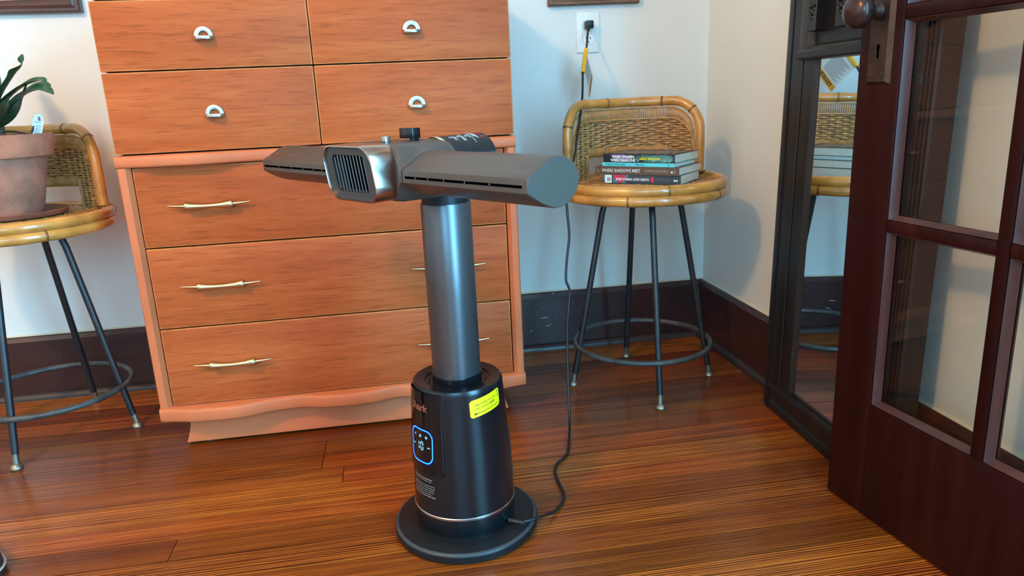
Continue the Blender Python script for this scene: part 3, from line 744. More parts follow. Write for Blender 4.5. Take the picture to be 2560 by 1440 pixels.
# ================================================================== rattan bar stools
RS = 0.2065                                # radius of the cane seat rings
def arc_pt(s, z, off=0.0):
    """point of the curved backrest; s = arc length from its middle, off = outwards"""
    Rb = 0.235; a = s/Rb
    return Vector(((Rb+off)*math.sin(a), 0.15-Rb+(Rb+off)*math.cos(a), z))
SB, ZT, ZB, CR = 0.2125, 0.7630, 0.556, 0.082
def frame_dims(inset, ti): return SB-inset, ZT-(inset if ti is None else ti), CR-inset*0.6
def frame_path(inset=0.0, n=10, ti=None):
    sb, zt, cr = frame_dims(inset, ti)
    P = [(-sb, ZB+(zt-cr-ZB)*k/6) for k in range(6)]
    P += [(-sb+cr-cr*math.cos(R(90*k/n)), zt-cr+cr*math.sin(R(90*k/n))) for k in range(n)]
    P += [(-(sb-cr)+2*(sb-cr)*k/10, zt) for k in range(10)]
    P += [(sb-cr+cr*math.sin(R(90*k/n)), zt-cr+cr*math.cos(R(90*k/n))) for k in range(n)]
    P += [(sb, zt-cr-(zt-cr-ZB)*k/6) for k in range(7)]
    return P
def zlim(s, inset=0.0175, ti=0.046):
    sb, zt, cr = frame_dims(inset, ti)
    if abs(s) > sb: return None
    if abs(s) <= sb-cr: return zt
    d = abs(s)-(sb-cr); return zt-cr+math.sqrt(max(0, cr*cr-d*d))
GS0, GZ0, GZ1 = 0.120, 0.567, 0.622        # the gap between seat and backrest
def in_gap(s, z): return abs(s) < GS0 and z < GZ1
def make_stool():
    root = empty('rattan_stool')
    P3 = [arc_pt(s, z) for s, z in frame_path()]
    rr = [0.0128+0.0005*math.sin(i*1.7) for i in range(len(P3))]
    bf = MB().tube(P3, rr, 14).build('back_frame', 'rattan', root, smooth=60)
    nd = [(-0.10, 'top'), (0.045, 'top'), (0.165, 'corner')]
    for i in (8, 19, 25, 31):
        a, b = Vector(P3[i-1]), Vector(P3[i+1]); d = (b-a).normalized(); c0 = Vector(P3[i])
        MB().tube([c0-d*0.003, c0-d*0.001, c0+d*0.001, c0+d*0.003], [0.0130, 0.0139, 0.0139, 0.0130], 14).build('cane_node', 'rattan_node', bf)
    # inner rod that edges the weave
    MB().tube([arc_pt(s, z, -0.004) for s, z in frame_path(0.0165)], 0.0026, 6).build('inner_rod', 'wicker_light', bf)
    # stakes and woven strands
    wv = MB(); pitch = 0.0198; stakes = [k*pitch+e for k in range(-10, 11) for e in (-0.0022, 0.0022)]
    for s in stakes:
        zt = zlim(s)
        if zt is None: continue
        z0 = GZ1+0.018 if abs(s) < GS0+0.004 else 0.560
        if zt-z0 > 0.01: wv.tube([arc_pt(s, z0+(zt-z0)*k/4) for k in range(5)], 0.0019, 5, caps=False)
    rows = 29; z = 0.566; j = 0
    while z < ZT-0.048:
        segs = []; cur = []
        ns = 150
        for i in range(ns+1):
            s = -SB+0.018+2*(SB-0.018)*i/ns
            lim = zlim(s)
            ok = lim is not None and z < lim and not (abs(s) < GS0+0.004 and z < GZ1+0.018)
            if ok: cur.append(arc_pt(s, z+0.0006*math.sin(s*90+j*2.1), 0.0031*math.cos(PI*s/pitch+PI*j)))
            if (not ok or i == ns) and cur:
                if len(cur) > 3: segs.append(cur)
                cur = []
        for sg_ in segs: wv.tube(sg_, 0.0028, 6, caps=False)
        z += 0.0064; j += 1
    wc = MB(); ns, nz = 90, 34
    for i in range(ns):
        for q in range(nz):
            s0, s1 = -SB+0.018+2*(SB-0.018)*i/ns, -SB+0.018+2*(SB-0.018)*(i+1)/ns
            za, zb_ = 0.560+(ZT-0.046-0.560)*q/nz, 0.560+(ZT-0.046-0.560)*(q+1)/nz
            sm_ = max(abs(s0), abs(s1)); l_ = zlim(sm_)
            if l_ is None or zb_ > l_ or (min(abs(s0), abs(s1)) < GS0+0.004 and za < GZ1+0.016): continue
            wc.add([arc_pt(s0, za), arc_pt(s1, za), arc_pt(s1, zb_), arc_pt(s0, zb_)], [(0, 1, 2, 3)])
    wc.build('weave_shade_sheet', 'weave_shade', root, smooth=0)  # added dark sheet behind the strands, standing in for shade in the gaps
    o = wv.build('wicker_weave', 'wicker', root, smooth=60); o['kind'] = 'stuff'
    for sx in (-1, 1):
        MB().tube([arc_pt(sx*(GS0+0.001), 0.560), arc_pt(sx*(GS0+0.001), 0.600), arc_pt(sx*(GS0-0.001), GZ1+0.002), arc_pt(sx*(GS0-0.006), GZ1+0.010)], 0.0038, 8).build('gap_edge_rod', 'wicker_light', root)
    # wrapped band under the top rod, braid below it, wrapped lip over the gap
    wb = MB(); P1 = frame_path(0.020); P2 = frame_path(0.0215, ti=0.044)
    def samp(P, t):
        f = t*(len(P)-1); i = min(int(f), len(P)-2); u = f-i
        return P[i][0]+(P[i+1][0]-P[i][0])*u, P[i][1]+(P[i+1][1]-P[i][1])*u
    NB = 170
    for k in range(NB+1):
        t = k/NB; a = samp(P1, t); b = samp(P2, t)
        if math.hypot(a[0]-b[0], a[1]-b[1]) < 0.007: continue
        wb.tube([arc_pt(a[0], a[1], -0.001), arc_pt((a[0]+b[0])/2, (a[1]+b[1])/2, -0.0075), arc_pt(b[0], b[1], -0.001)], 0.0023, 5, caps=False)
    for k in range(70):
        s = -GS0+0.002+2*(GS0-0.002)*k/69
        wb.tube([arc_pt(s, GZ1-0.002, 0), arc_pt(s, GZ1+0.003, -0.0055), arc_pt(s, GZ1+0.014, -0.0060), arc_pt(s, GZ1+0.020, 0)], 0.0023, 5, caps=False)
    o = wb.build('wrapped_edge', 'wicker_light', root, smooth=60); o['kind'] = 'stuff'
    P4 = [p for p in frame_path(0.0185, ti=0.0455)][6:-6]
    MB().tube([arc_pt(s, z, -0.005+0.0012*math.sin(i*2.4)) for i, (s, z) in enumerate(P4)], 0.0030, 6).build('braid_rod', 'wicker_light', root)
    # seat: two stacked cane rings and a woven pad
    for zc_, rr_ in ((0.5605, RS), (0.5375, RS+0.0015)):
        pts = [(rr_*math.cos(2*PI*k/72), rr_*math.sin(2*PI*k/72), zc_) for k in range(72)]
        sr = MB().tube(pts, [0.0132+0.0004*math.sin(k*1.3) for k in range(72)], 14, closed=True).build('seat_ring', 'rattan', root, smooth=60)
        for ang in ((-92, 20, 150) if zc_ > 0.55 else (-118, -50, 60)):
            a = R(ang); d = Vector((-math.sin(a), math.cos(a), 0)); c0 = Vector((rr_*math.cos(a), rr_*math.sin(a), zc_))
            MB().tube([c0-d*0.0025, c0, c0+d*0.0025], [0.0133, 0.0141, 0.0133], 14).build('cane_node', 'rattan_node', sr)
    MB().lathe([(0.0, 0.546), (RS-0.006, 0.546), (RS-0.006, 0.5575), (0.0, 0.5595)], 48).build('seat_board', 'wicker', root)
    sw = MB()
    for i in range(25):
        r = 0.046+i*0.0058
        n = max(40, int(r*720)); ph = (i % 2)*PI
        sw.tube([(r*math.cos(2*PI*k/n), r*math.sin(2*PI*k/n), 0.5612+0.0016*math.cos(k*PI/2+ph)) for k in range(n)], 0.0026, 4, closed=True)
    for k in range(60):
        a = 2*PI*k/60
        sw.tube([(0.010*math.cos(a), 0.010*math.sin(a), 0.5605), (0.05*math.cos(a), 0.05*math.sin(a), 0.5606), (0.19*math.cos(a), 0.19*math.sin(a), 0.5606)], 0.0018, 4, caps=False)
    for k in range(120):
        a = 2*PI*k/120+0.02
        sw.tube([((RS-0.022)*math.cos(a), (RS-0.022)*math.sin(a), 0.5610), ((RS-0.014)*math.cos(a+0.04), (RS-0.014)*math.sin(a+0.04), 0.5640), ((RS-0.008)*math.cos(a+0.07), (RS-0.008)*math.sin(a+0.07), 0.5610)], 0.0024, 4, caps=False)
    o = sw.build('woven_seat', 'wicker', root, smooth=60); o['kind'] = 'stuff'
    # bindings where the back posts meet the seat
    for sx in (-1, 1):
        b = MB(); c0 = arc_pt(sx*SB, 0.563)
        for q in range(4):
            b.tube([(c0.x+0.0150*math.cos(2*PI*k/14), c0.y+0.0150*math.sin(2*PI*k/14), 0.560+q*0.0042) for k in range(14)], 0.0024, 5, closed=True)
        b.build('binding', 'binding', root, smooth=60)
        MB().tube([arc_pt(sx*SB, 0.520), arc_pt(sx*SB, 0.560)], 0.0125, 12).build('post_end', 'binding', root)
    # iron base, turned five degrees
    lr = R(-5)
    MB().lathe([(0.0, 0.5175), (0.118, 0.5175), (0.120, 0.5195), (0.120, 0.5225), (0.0, 0.5225)], 40).build('mount_plate', 'iron', root)
    MB().lathe([(0.0, 0.5220), (0.060, 0.5220), (0.060, 0.5470), (0.0, 0.5470)], 32).build('swivel', 'iron', root)
    for k in range(4):
        a = lr+k*PI/2
        d = Vector((math.cos(a), math.sin(a), 0))
        lg = MB().tube([d*0.088+Vector((0, 0, 0.520)), d*0.100+Vector((0, 0, 0.508)), d*0.107+Vector((0, 0, 0.485)), d*0.1895+Vector((0, 0, 0.034))], 0.0082, 12).build('leg', 'iron', root, smooth=50)
        f0 = d*0.1905
        MB().tube([f0+Vector((0, 0, 0.036)), f0+d*0.0035+Vector((0, 0, 0.012))], [0.0074, 0.0080], 12).build('glide_sleeve', 'glide', lg)
        MB().lathe([(0.0, 0.0), (0.0130, 0.0), (0.0140, 0.003), (0.0115, 0.009), (0.006, 0.013), (0.0, 0.013)], 16, f0+d*0.005).build('glide_foot', 'glide', lg)
    pts = [(0.1850*math.cos(2*PI*k/64), 0.1850*math.sin(2*PI*k/64), 0.1195) for k in range(64)]
    MB().tube(pts, 0.0072, 10, closed=True).build('foot_ring', 'iron_worn', root, smooth=60)
    return root
stool = make_stool()
stool.location = (-0.331, -0.350, 0)
tag(stool, 'rattan backed bar stool in the corner with books on its seat', 'stool', 'matching rattan bar stools')
stool2 = copy_tree(stool)
stool2.location = (-1.886, -0.2875, 0)
stool2['label'] = 'rattan backed bar stool left of the chest carrying a potted plant'

# ================================================================== books on the corner stool
def cloth(name, col, rough=0.4): return plain(name, col, rough)
M['b_dark'] = cloth('charcoal_cover', (0.018, 0.022, 0.026, 1), 0.32)
M['b_teal'] = cloth('turquoise_cover', (0.12, 0.56, 0.58, 1))
M['b_brown'] = cloth('brown_cover', (0.115, 0.058, 0.038, 1))
M['b_grey'] = cloth('slate_cover', (0.045, 0.052, 0.058, 1))
M['b_green'] = cloth('green_fern', (0.05, 0.17, 0.14, 1))
M['b_mint'] = cloth('mint_line', (0.24, 0.46, 0.42, 1))
M['b_yellow'] = cloth('yellow_letters', (0.80, 0.66, 0.02, 1))
M['b_purple'] = cloth('purple_glow', (0.20, 0.09, 0.30, 1))
M['b_white'] = cloth('white_letters', (0.78, 0.78, 0.74, 1))
M['b_blue'] = cloth('blue_blot', (0.03, 0.20, 0.30, 1))
M['b_red'] = cloth('crimson_blot', (0.60, 0.03, 0.07, 1))
M['b_pink'] = cloth('pink_beige_patch', (0.42, 0.34, 0.28, 1))
M['b_dteal'] = cloth('teal_ink', (0.02, 0.16, 0.18, 1))
M['b_dgreen'] = cloth('grey_green_letters', (0.10, 0.20, 0.16, 1))
def book(label, x, y, z, ang, L, D, T, cover, cat='book', rounded=False):
    """spine runs along local +x from the origin, pages reach back along +y"""
    o = empty('paperback_book', (x, y, z), R(ang)); tag(o, label, cat, 'books stacked on the corner stool')
    MB().box(0, L, 0.0, D, 0, 0.0007).build('back_cover', cover, o, smooth=0)
    MB().box(0, L, 0.0, D, T-0.0007, T).build('front_cover', cover, o, smooth=0)
    MB().box(0, L, -0.0006, 0.0006, 0, T).build('spine', cover, o, smooth=0)
    if rounded:
        pr = [(0.0006, 0.0007), (D-0.004, 0.0007), (D-0.001, T*0.3), (D-0.001, T*0.7), (D-0.004, T-0.0007), (0.0006, T-0.0007)]
    else: pr = [(0.0006, 0.0007), (D-0.001, 0.0007), (D-0.001, T-0.0007), (0.0006, T-0.0007)]
    MB().prism(pr, lambda d, h: (0.0012, d, h), lambda d, h: (L-0.0012, d, h)).build('page_block', 'pages', o, smooth=0)
    fn = lambda ox, oz, lift=0.0004: (lambda u, v: (u+ox, -0.0006-lift, v+oz))
    return o, fn
ZS = 0.5655
# bottom: slate spine with red blot
b1, f1 = book('slate grey paperback with crimson blot on its spine at the bottom of the stack', -0.4390, -0.3640, ZS, -41.5, 0.206, 0.140, 0.0222, 'b_grey')
k = MB(); patch(k, f1(0, 0), 0.0035, 0.0225, 0.001, 0.0212); flat(k, 'spine_label', 'b_white', b1)
k = MB(); patch(k, f1(0, 0), 0.0005, 0.0035, 0.001, 0.0212); flat(k, 'spine_edge', 'b_blue', b1)
k = MB()
for q in range(4): patch(k, f1(0, 0, 0.0008), 0.0105+q*0.0024, 0.0117+q*0.0024, 0.0055, 0.0160-(q % 2)*0.002)
flat(k, 'spine_label_print', 'ink', b1)
k = MB(); poly(k, f1(0, 0), [(0.0268, 0.0215), (0.0268, 0.001), (0.062, 0.001), (0.058, 0.008), (0.065, 0.014), (0.070, 0.0215)]); flat(k, 'blue_blot', 'b_blue', b1)
k = MB(); poly(k, f1(0, 0, 0.0007), [(0.029, 0.0215), (0.030, 0.010), (0.036, 0.0065), (0.040, 0.001), (0.050, 0.001), (0.053, 0.006), (0.062, 0.009), (0.060, 0.015), (0.063, 0.0215)]); flat(k, 'red_blot', 'b_red', b1)
k = MB(); poly(k, f1(0, 0, 0.0007), [(0.133+0.0048*math.cos(a*PI/6)*(1+0.12*(a % 2)), 0.0108+0.0068*math.sin(a*PI/6)*(1+0.1*(a % 3))) for a in range(12)]); flat(k, 'red_seal', 'b_red', b1)
text_obj('spine_title', 'RIVER WOMAN, RIVER DEMON', 0.0088, f1(0.0345, 0.0078, 0.0011), 'b_white', b1, fit=0.090, offset=0.00022, shear=0.12)
text_obj('spine_author', 'JENNIFER GIVHAN', 0.0058, f1(0.143, 0.0090), 'b_dgreen', b1, fit=0.036)
k = MB()
for cx in (0.1905, 0.1960): poly(k, f1(0, 0), [(cx+0.0024*math.cos(a*PI/5), 0.0095+0.0026*math.sin(a*PI/5)) for a in range(10)])
flat(k, 'publisher_mark', 'b_white', b1)
# brown hardback-thick paperback
z2 = ZS+0.0226
b2, f2 = book('brown paperback with ornate white title, second from the bottom of the stack', -0.4560, -0.3460, z2, -43.5, 0.2285, 0.152, 0.0192, 'b_brown', rounded=True)
text_obj('spine_title', 'WHERE SHADOWS MEET', 0.0118, f2(0.0185, 0.0060), 'b_white', b2, fit=0.108, offset=0.00005)
text_obj('spine_author', 'PATRICE CALDWELL', 0.0080, f2(0.1390, 0.0072), 'b_pink', b2, fit=0.062)
k = MB()
for q in range(3): patch(k, f2(0, 0), 0.005+q*0.0028, 0.0058+q*0.0028, 0.005, 0.014-q*0.002)
patch(k, f2(0, 0), 0.2155, 0.2165, 0.003, 0.0165); patch(k, f2(0, 0), 0.2190, 0.2200, 0.006, 0.0125)
flat(k, 'publisher_print', 'b_pink', b2)
text_obj('publisher_mark', 'W', 0.0078, f2(0.2065, 0.0050), 'b_white', b2, fit=0.0065, offset=0.0004)
# thin turquoise book
z3 = z2+0.0196
b3, f3 = book('thin turquoise paperback squeezed between the brown and the top books', -0.4365, -0.3440, z3, -46.0, 0.2015, 0.128, 0.0092, 'b_teal')
text_obj('spine_title', 'A Grave Is Given Supper', 0.0060, f3(0.0100, 0.0030), 'b_dteal', b3, fit=0.058, offset=0.0001)
text_obj('spine_author', 'Mike Soto', 0.0056, f3(0.0960, 0.0030), 'b_dteal', b3, fit=0.024, offset=0.0001)
k = MB(); poly(k, f3(0, 0), [(0.184, 0.0022), (0.184, 0.0068), (0.1895, 0.0045)]); flat(k, 'publisher_mark', 'b_dteal', b3)
# top book
z4 = z3+0.0096
b4, f4 = book('dark paperback with green ferns and white title lying on top of the stack', -0.4330, -0.3420, z4, -46.5, 0.2000, 0.142, 0.0205, 'b_dark')
k = MB(); poly(k, f4(0, 0), [(0.020, 0.019), (0.045, 0.001), (0.066, 0.001), (0.074, 0.012), (0.060, 0.020)]); flat(k, 'violet_glow', 'b_purple', b4)
k = MB(); poly(k, f4(0, 0), [(0.108, 0.019), (0.118, 0.003), (0.132, 0.001), (0.148, 0.002), (0.160, 0.001), (0.186, 0.001), (0.198, 0.006), (0.192, 0.0150), (0.180, 0.0190), (0.160, 0.0195), (0.140, 0.0180)]); flat(k, 'fern_field', 'b_green', b4)
k = MB()
def stroke(x0, y0, x1, y1, w=0.00045):
    d = Vector((x1-x0, y1-y0)).normalized(); n = Vector((-d.y, d.x))*w
    poly(k, f4(0, 0, 0.0009), [(x0+n.x, y0+n.y), (x1+n.x, y1+n.y), (x1-n.x, y1-n.y), (x0-n.x, y0-n.y)])
for cx, cy, a0, a1, n_ in ((0.100, 0.002, 50, 130, 5), (0.144, 0.002, 30, 150, 7), (0.172, 0.002, 20, 150, 7), (0.189, 0.003, 60, 160, 5)):
    for q in range(n_):
        a = R(a0+(a1-a0)*q/(n_-1)); stroke(cx, cy, cx+0.017*math.cos(a), cy+0.016*math.sin(a))
flat(k, 'fern_lines', 'b_mint', b4)
text_obj('spine_title', 'WHEN WOMEN', 0.0095, f4(0.0255, 0.0108, 0.0013), 'b_white', b4, fit=0.0635, offset=0.0004)
text_obj('spine_title', 'WERE DRAGONS', 0.0095, f4(0.0215, 0.0022, 0.0013), 'b_white', b4, fit=0.0715, offset=0.0004)
text_obj('spine_author', 'KELLY BARNHILL', 0.0078, f4(0.1060, 0.0072, 0.0013), 'b_yellow', b4, fit=0.058, offset=0.0003)
tfn = lambda u, v: (u, v, 0.0205+0.0004)
k = MB(); rb = random.Random(4)
for q in range(9):
    x0 = 0.012+q*0.020; poly(k, tfn, [(x0, 0.016+rb.uniform(0, .02)), (x0+0.011, 0.012+rb.uniform(0, .02)), (x0+0.013, 0.10+rb.uniform(0, .03)), (x0+0.004, 0.11+rb.uniform(0, .02))])
flat(k, 'cover_art', 'b_pink', b4)
k = MB()
for q in range(10):
    x0 = 0.006+q*0.019; poly(k, lambda u, v: (u, v, 0.0205+0.0006), [(x0, 0.05+rb.uniform(0, .03)), (x0+0.008, 0.046), (x0+0.011, 0.066), (x0+0.003, 0.07)])
flat(k, 'cover_ferns', 'b_green', b4)

# ================================================================== potted plant on the left stool
PC = Vector((-1.878, -0.2875, 0))
sau = MB().lathe([(0.0, 0.5655), (0.098, 0.5655), (0.108, 0.5690), (0.1130, 0.5790), (0.1095, 0.5800), (0.103, 0.5735), (0.0, 0.5720)], 48, PC).build('plant_saucer', 'saucer', smooth=40)
tag(sau, 'reddish clay saucer under the terracotta pot on the left stool', 'saucer')
pot = tag(empty('terracotta_pot', PC+Vector((0, 0, 0.5725))), 'weathered terracotta flower pot standing on the left stool', 'flower pot')
MB().lathe([(0.0, 0.0), (0.058, 0.0), (0.060, 0.003), (0.0905, 0.138), (0.0855, 0.138), (0.056, 0.010), (0.0, 0.010)], 56).build('pot_body', 'terracotta', pot, smooth=40)
MB().lathe([(0.088, 0.134), (0.1025, 0.1345), (0.1045, 0.140), (0.1085, 0.181), (0.1065, 0.1855), (0.1015, 0.1850), (0.0985, 0.160), (0.0860, 0.140)], 56).build('pot_rim', 'terracotta_rim', pot, smooth=40)
sl = MB(); n = 40; gr = []
rp = random.Random(12)
for j in range(9):
    r = 0.098*j/8; gr.append([(r*math.cos(2*PI*k/n), r*math.sin(2*PI*k/n), 0.171+rp.uniform(-0.004, 0.004)) for k in range(n)])
sl.loft(gr, caps=False); sl.build('soil', 'soil', pot, smooth=60)
plant = tag(empty('leafy_plant', PC+Vector((0, 0, 0.742))), 'dark green strap leaved houseplant growing in the terracotta pot', 'plant')
def leaf(pts, w, mat='leaf', name='leaf'):
    P = catmull(pts, 6); N = len(P); rings = []
    for i, p in enumerate(P):
        t = i/(N-1); d = (P[min(i+1, N-1)]-P[max(i-1, 0)]).normalized()
        side = d.cross(Vector((0, -0.35, 1)))
        side = side.normalized() if side.length > 1e-4 else Vector((1, 0, 0))
        nrm = side.cross(d).normalized()
        ww = w*max(0.06, math.sin(PI*min(1, 0.14+0.86*t))**0.75)*(1+0.08*math.sin(t*23))
        fold = 0.30*ww
        rings.append([p-side*ww+nrm*fold, p-side*ww*0.5+nrm*fold*0.35, p-nrm*0.0006, p+side*ww*0.5+nrm*fold*0.35, p+side*ww+nrm*fold,
                      p+side*ww*0.5+nrm*(fold*0.35-0.0008), p-nrm*0.0016, p-side*ww*0.5+nrm*(fold*0.35-0.0008)])
    return MB().loft(rings).build(name, mat, plant, smooth=70)
MB().tube([(0, 0, -0.004), (0.004, 0, 0.03), (0.0, 0.004, 0.07)], [0.012, 0.011, 0.009], 10).build('stem', 'leaf_dry', plant)
LV = [([(0.0, 0, 0.05), (0.03, -0.02, 0.10), (0.075, -0.035, 0.148), (0.098, -0.045, 0.166), (0.106, -0.045, 0.190)], 0.016),
      ([(0.0, 0, 0.045), (0.04, -0.03, 0.085), (0.09, -0.05, 0.118), (0.135, -0.06, 0.132), (0.150, -0.06, 0.126)], 0.014),
      ([(0.0, 0, 0.04), (0.045, -0.04, 0.060), (0.10, -0.07, 0.100), (0.145, -0.085, 0.112), (0.172, -0.09, 0.100)], 0.018),
      ([(0.0, 0, 0.03), (0.03, -0.07, 0.045), (0.07, -0.11, 0.068), (0.10, -0.13, 0.098)], 0.020),
      ([(0, 0, 0.05), (-0.05, 0.01, 0.11), (-0.12, 0.02, 0.14), (-0.19, 0.02, 0.12)], 0.018),
      ([(0, 0, 0.05), (-0.03, -0.05, 0.12), (-0.06, -0.11, 0.16), (-0.08, -0.17, 0.15)], 0.018),
      ([(0, 0, 0.05), (-0.02, 0.05, 0.13), (-0.04, 0.10, 0.19), (-0.05, 0.14, 0.22)], 0.017),
      ([(0, 0, 0.05), (0.01, -0.01, 0.12), (0.02, -0.02, 0.19), (0.012, -0.02, 0.25)], 0.015),
      ([(0, 0, 0.04), (-0.06, -0.06, 0.07), (-0.13, -0.09, 0.08), (-0.18, -0.10, 0.05)], 0.017),
      ([(0.0, 0, 0.03), (0.05, -0.03, 0.05), (0.085, -0.055, 0.085), (0.112, -0.065, 0.128)], 0.014),
      ([(0.0, 0, 0.03), (0.02, -0.06, 0.07), (0.04, -0.10, 0.10), (0.06, -0.13, 0.135)], 0.015),
      ([(0, 0, 0.04), (0.055, 0.01, 0.095), (0.10, 0.02, 0.125), (0.125, 0.02, 0.122)], 0.011)]
for pts, w in LV: leaf(pts, w*1.45)
DRY = [([(0.02, -0.02, 0.004), (0.05, -0.05, 0.014), (0.085, -0.045, 0.012), (0.092, -0.030, 0.034)], 0.006), ([(0.0, -0.05, 0.006), (0.04, -0.075, 0.014), (0.075, -0.055, 0.010)], 0.007), ([(-0.05, -0.05, 0.006), (0.0, -0.07, 0.018), (0.05, -0.06, 0.006)], 0.007), ([(-0.03, -0.02, 0.01), (0.02, 0.0, 0.022), (0.07, 0.01, 0.010)], 0.006)]
for pts, w in DRY: leaf(pts, w, 'leaf_dry', 'dry_leaf')
ptag = empty('plant_label_stake', PC+Vector((0.0865, -0.028, 0.730)), R(12)); tag(ptag, 'white plastic plant label stuck into the terracotta pot', 'plant label')
ol = [(-0.0085, 0.0), (0.0085, 0.0), (0.0105, 0.045), (0.0115, 0.058), (0.0080, 0.070), (0.0, 0.0745), (-0.0080, 0.070), (-0.0105, 0.058), (-0.0095, 0.04)]
tilt = Matrix.Rotation(R(13), 3, 'Y') @ Matrix.Rotation(R(-8), 3, 'X')
MB().prism(ol, lambda a, b: tilt @ Vector((a, 0, b)), lambda a, b: tilt @ Vector((a, 0.0008, b))).build('label_card', 'white_plastic', ptag, smooth=0)
LP = lambda u, v: tuple(tilt @ Vector((u, -0.0006, v)))
k = MB()
for (x0, x1, z) in ((-0.007, 0.006, 0.0545), (-0.003, 0.008, 0.047), (-0.003, 0.008, 0.0435), (-0.003, 0.008, 0.040), (-0.003, 0.008, 0.0365), (-0.003, 0.007, 0.032), (-0.003, 0.007, 0.0285), (-0.003, 0.007, 0.022), (-0.003, 0.006, 0.016), (-0.007, -0.005, 0.0365), (-0.007, -0.005, 0.044), (-0.007, -0.005, 0.024)):
    patch(k, LP, x0, x1, z-0.0009, z+0.0009)
flat(k, 'label_print', 'grey_ink', ptag)
k = MB(); poly(k, LP, [(0.0, 0.068), (0.0045, 0.0665), (0.004, 0.063), (0.0062, 0.0605), (0.003, 0.0575), (-0.001, 0.0605), (0.0015, 0.0635), (-0.0015, 0.0655)]); flat(k, 'label_flower', 'magenta', ptag)

# ================================================================== wall outlet, power cord and its tag
out = tag(empty('wall_outlet', (-0.3776, 0, 0.9655)), 'white double wall outlet under the small rustic frame', 'outlet')
MB().box(-0.035, 0.035, -0.0055, 0.0, -0.05715, 0.05715).build('cover_plate', 'white_plastic', out, bevel=0.0022, segs=3)
for dz in (0.0195, -0.0195):
    rc = MB(); prf = [(0.0172*math.cos(2*PI*k/28), max(-0.0140, min(0.0140, 0.0172*math.sin(2*PI*k/28)))) for k in range(28)]
    rcp = rc.prism(prf, lambda a, b: (a, -0.0050, b+dz), lambda a, b: (a, -0.0067, b+dz)).build('receptacle', 'white_plastic', out, smooth=30)
    q = MB().tube([(a*1.02, -0.0058, b*1.02+dz) for a, b in prf], 0.0004, 4, closed=True).build('receptacle_edge', 'grey_ink', rcp)
    for sx, hh in ((-0.0062, 0.0042), (0.0062, 0.0034)):
        MB().box(sx-0.0010, sx+0.0010, -0.0070, -0.0066, dz+0.003-hh, dz+0.003+hh).build('slot', 'ink', rcp, smooth=0)
    MB().lathe([(0.0024, 0.0), (0.0022, 0.0004)], 10, (0, 0, 0)).xform(lambda p: Vector((p.x, -0.0066-p.z, p.y+dz-0.0075))).build('ground_hole', 'ink', rcp, smooth=0)
MB().lathe([(0.0030, 0.0), (0.0026, 0.0008)], 12).xform(lambda p: Vector((p.x, -0.0055-p.z, p.y))).build('screw', 'nickel', out)
cord = tag(empty('power_cord', (-0.3776, -0.0072, 0.985)), 'black power cord running from the outlet down to the heater base', 'cord')
CO = Vector((-0.3776, -0.0072, 0.985))
CP = [(-0.387, -0.04, 0.9723),(-0.3923, -0.054, 0.957),(-0.3991, -0.074, 0.9414),(-0.4076, -0.1, 0.9246), (-0.4182, -0.13, 0.9090), (-0.4299, -0.155, 0.8814), (-0.443, -0.185, 0.8468), (-0.4597, -0.235, 0.7754), (-0.4928, -0.30, 0.6746), (-0.5175, -0.36, 0.6285), (-0.5560, -0.4370, 0.5660), (-0.5601, -0.455, 0.5109), (-0.5601, -0.47, 0.4534), (-0.5712, -0.485, 0.3967), (-0.5779, -0.5, 0.3499), (-0.5708, -0.505, 0.3199), (-0.5811, -0.52, 0.2529), (-0.5857, -0.53, 0.2045), (-0.5933, -0.56, 0.1111), (-0.6034, -0.61, 0.0278), (-0.6304, -0.7067, 0.0045), (-0.6455, -0.7423, 0.004), (-0.6728, -0.7733, 0.004), (-0.6839, -0.8067, 0.004), (-0.686, -0.8543, 0.004), (-0.686, -0.898, 0.004), (-0.6968, -0.9264, 0.004), (-0.7172, -0.9556, 0.006), (-0.7344, -0.9760, 0.014), (-0.7517, -0.9960, 0.024), (-0.7720, -1.010, 0.0285), (-0.7960, -1.0165, 0.0300)]
path = [p-CO for p in catmull(CP, 6)]
cb = MB().tube(path, 0.0031, 8).build('cable', 'black_rubber', cord, smooth=70)
e0, e1 = Vector(CP[-1])-CO, Vector((-0.8160, -1.0050, 0.0310))-CO
MB().tube([e0+(e1-e0)*t for t in (-0.35, 0, 0.15, 0.3, 0.45, 0.6, 0.75, 1.0)], [0.0033, 0.0046, 0.0038, 0.0048, 0.0040, 0.0050, 0.0042, 0.0054], 10).build('strain_relief', 'black_rubber', cord)
pg = MB().box(-0.0125, 0.0095, -0.030, 0.0, -0.0115, 0.0105).build('plug', 'black_rubber', cord, bevel=0.003, segs=2)
MB().tube([(-0.001, -0.020, -0.002), (-0.003, -0.028, -0.006), (-0.0075, -0.0335, -0.012), (-0.010, -0.037, -0.018)], [0.0062, 0.0058, 0.0046, 0.0036], 10).build('plug_neck', 'black_rubber', pg)
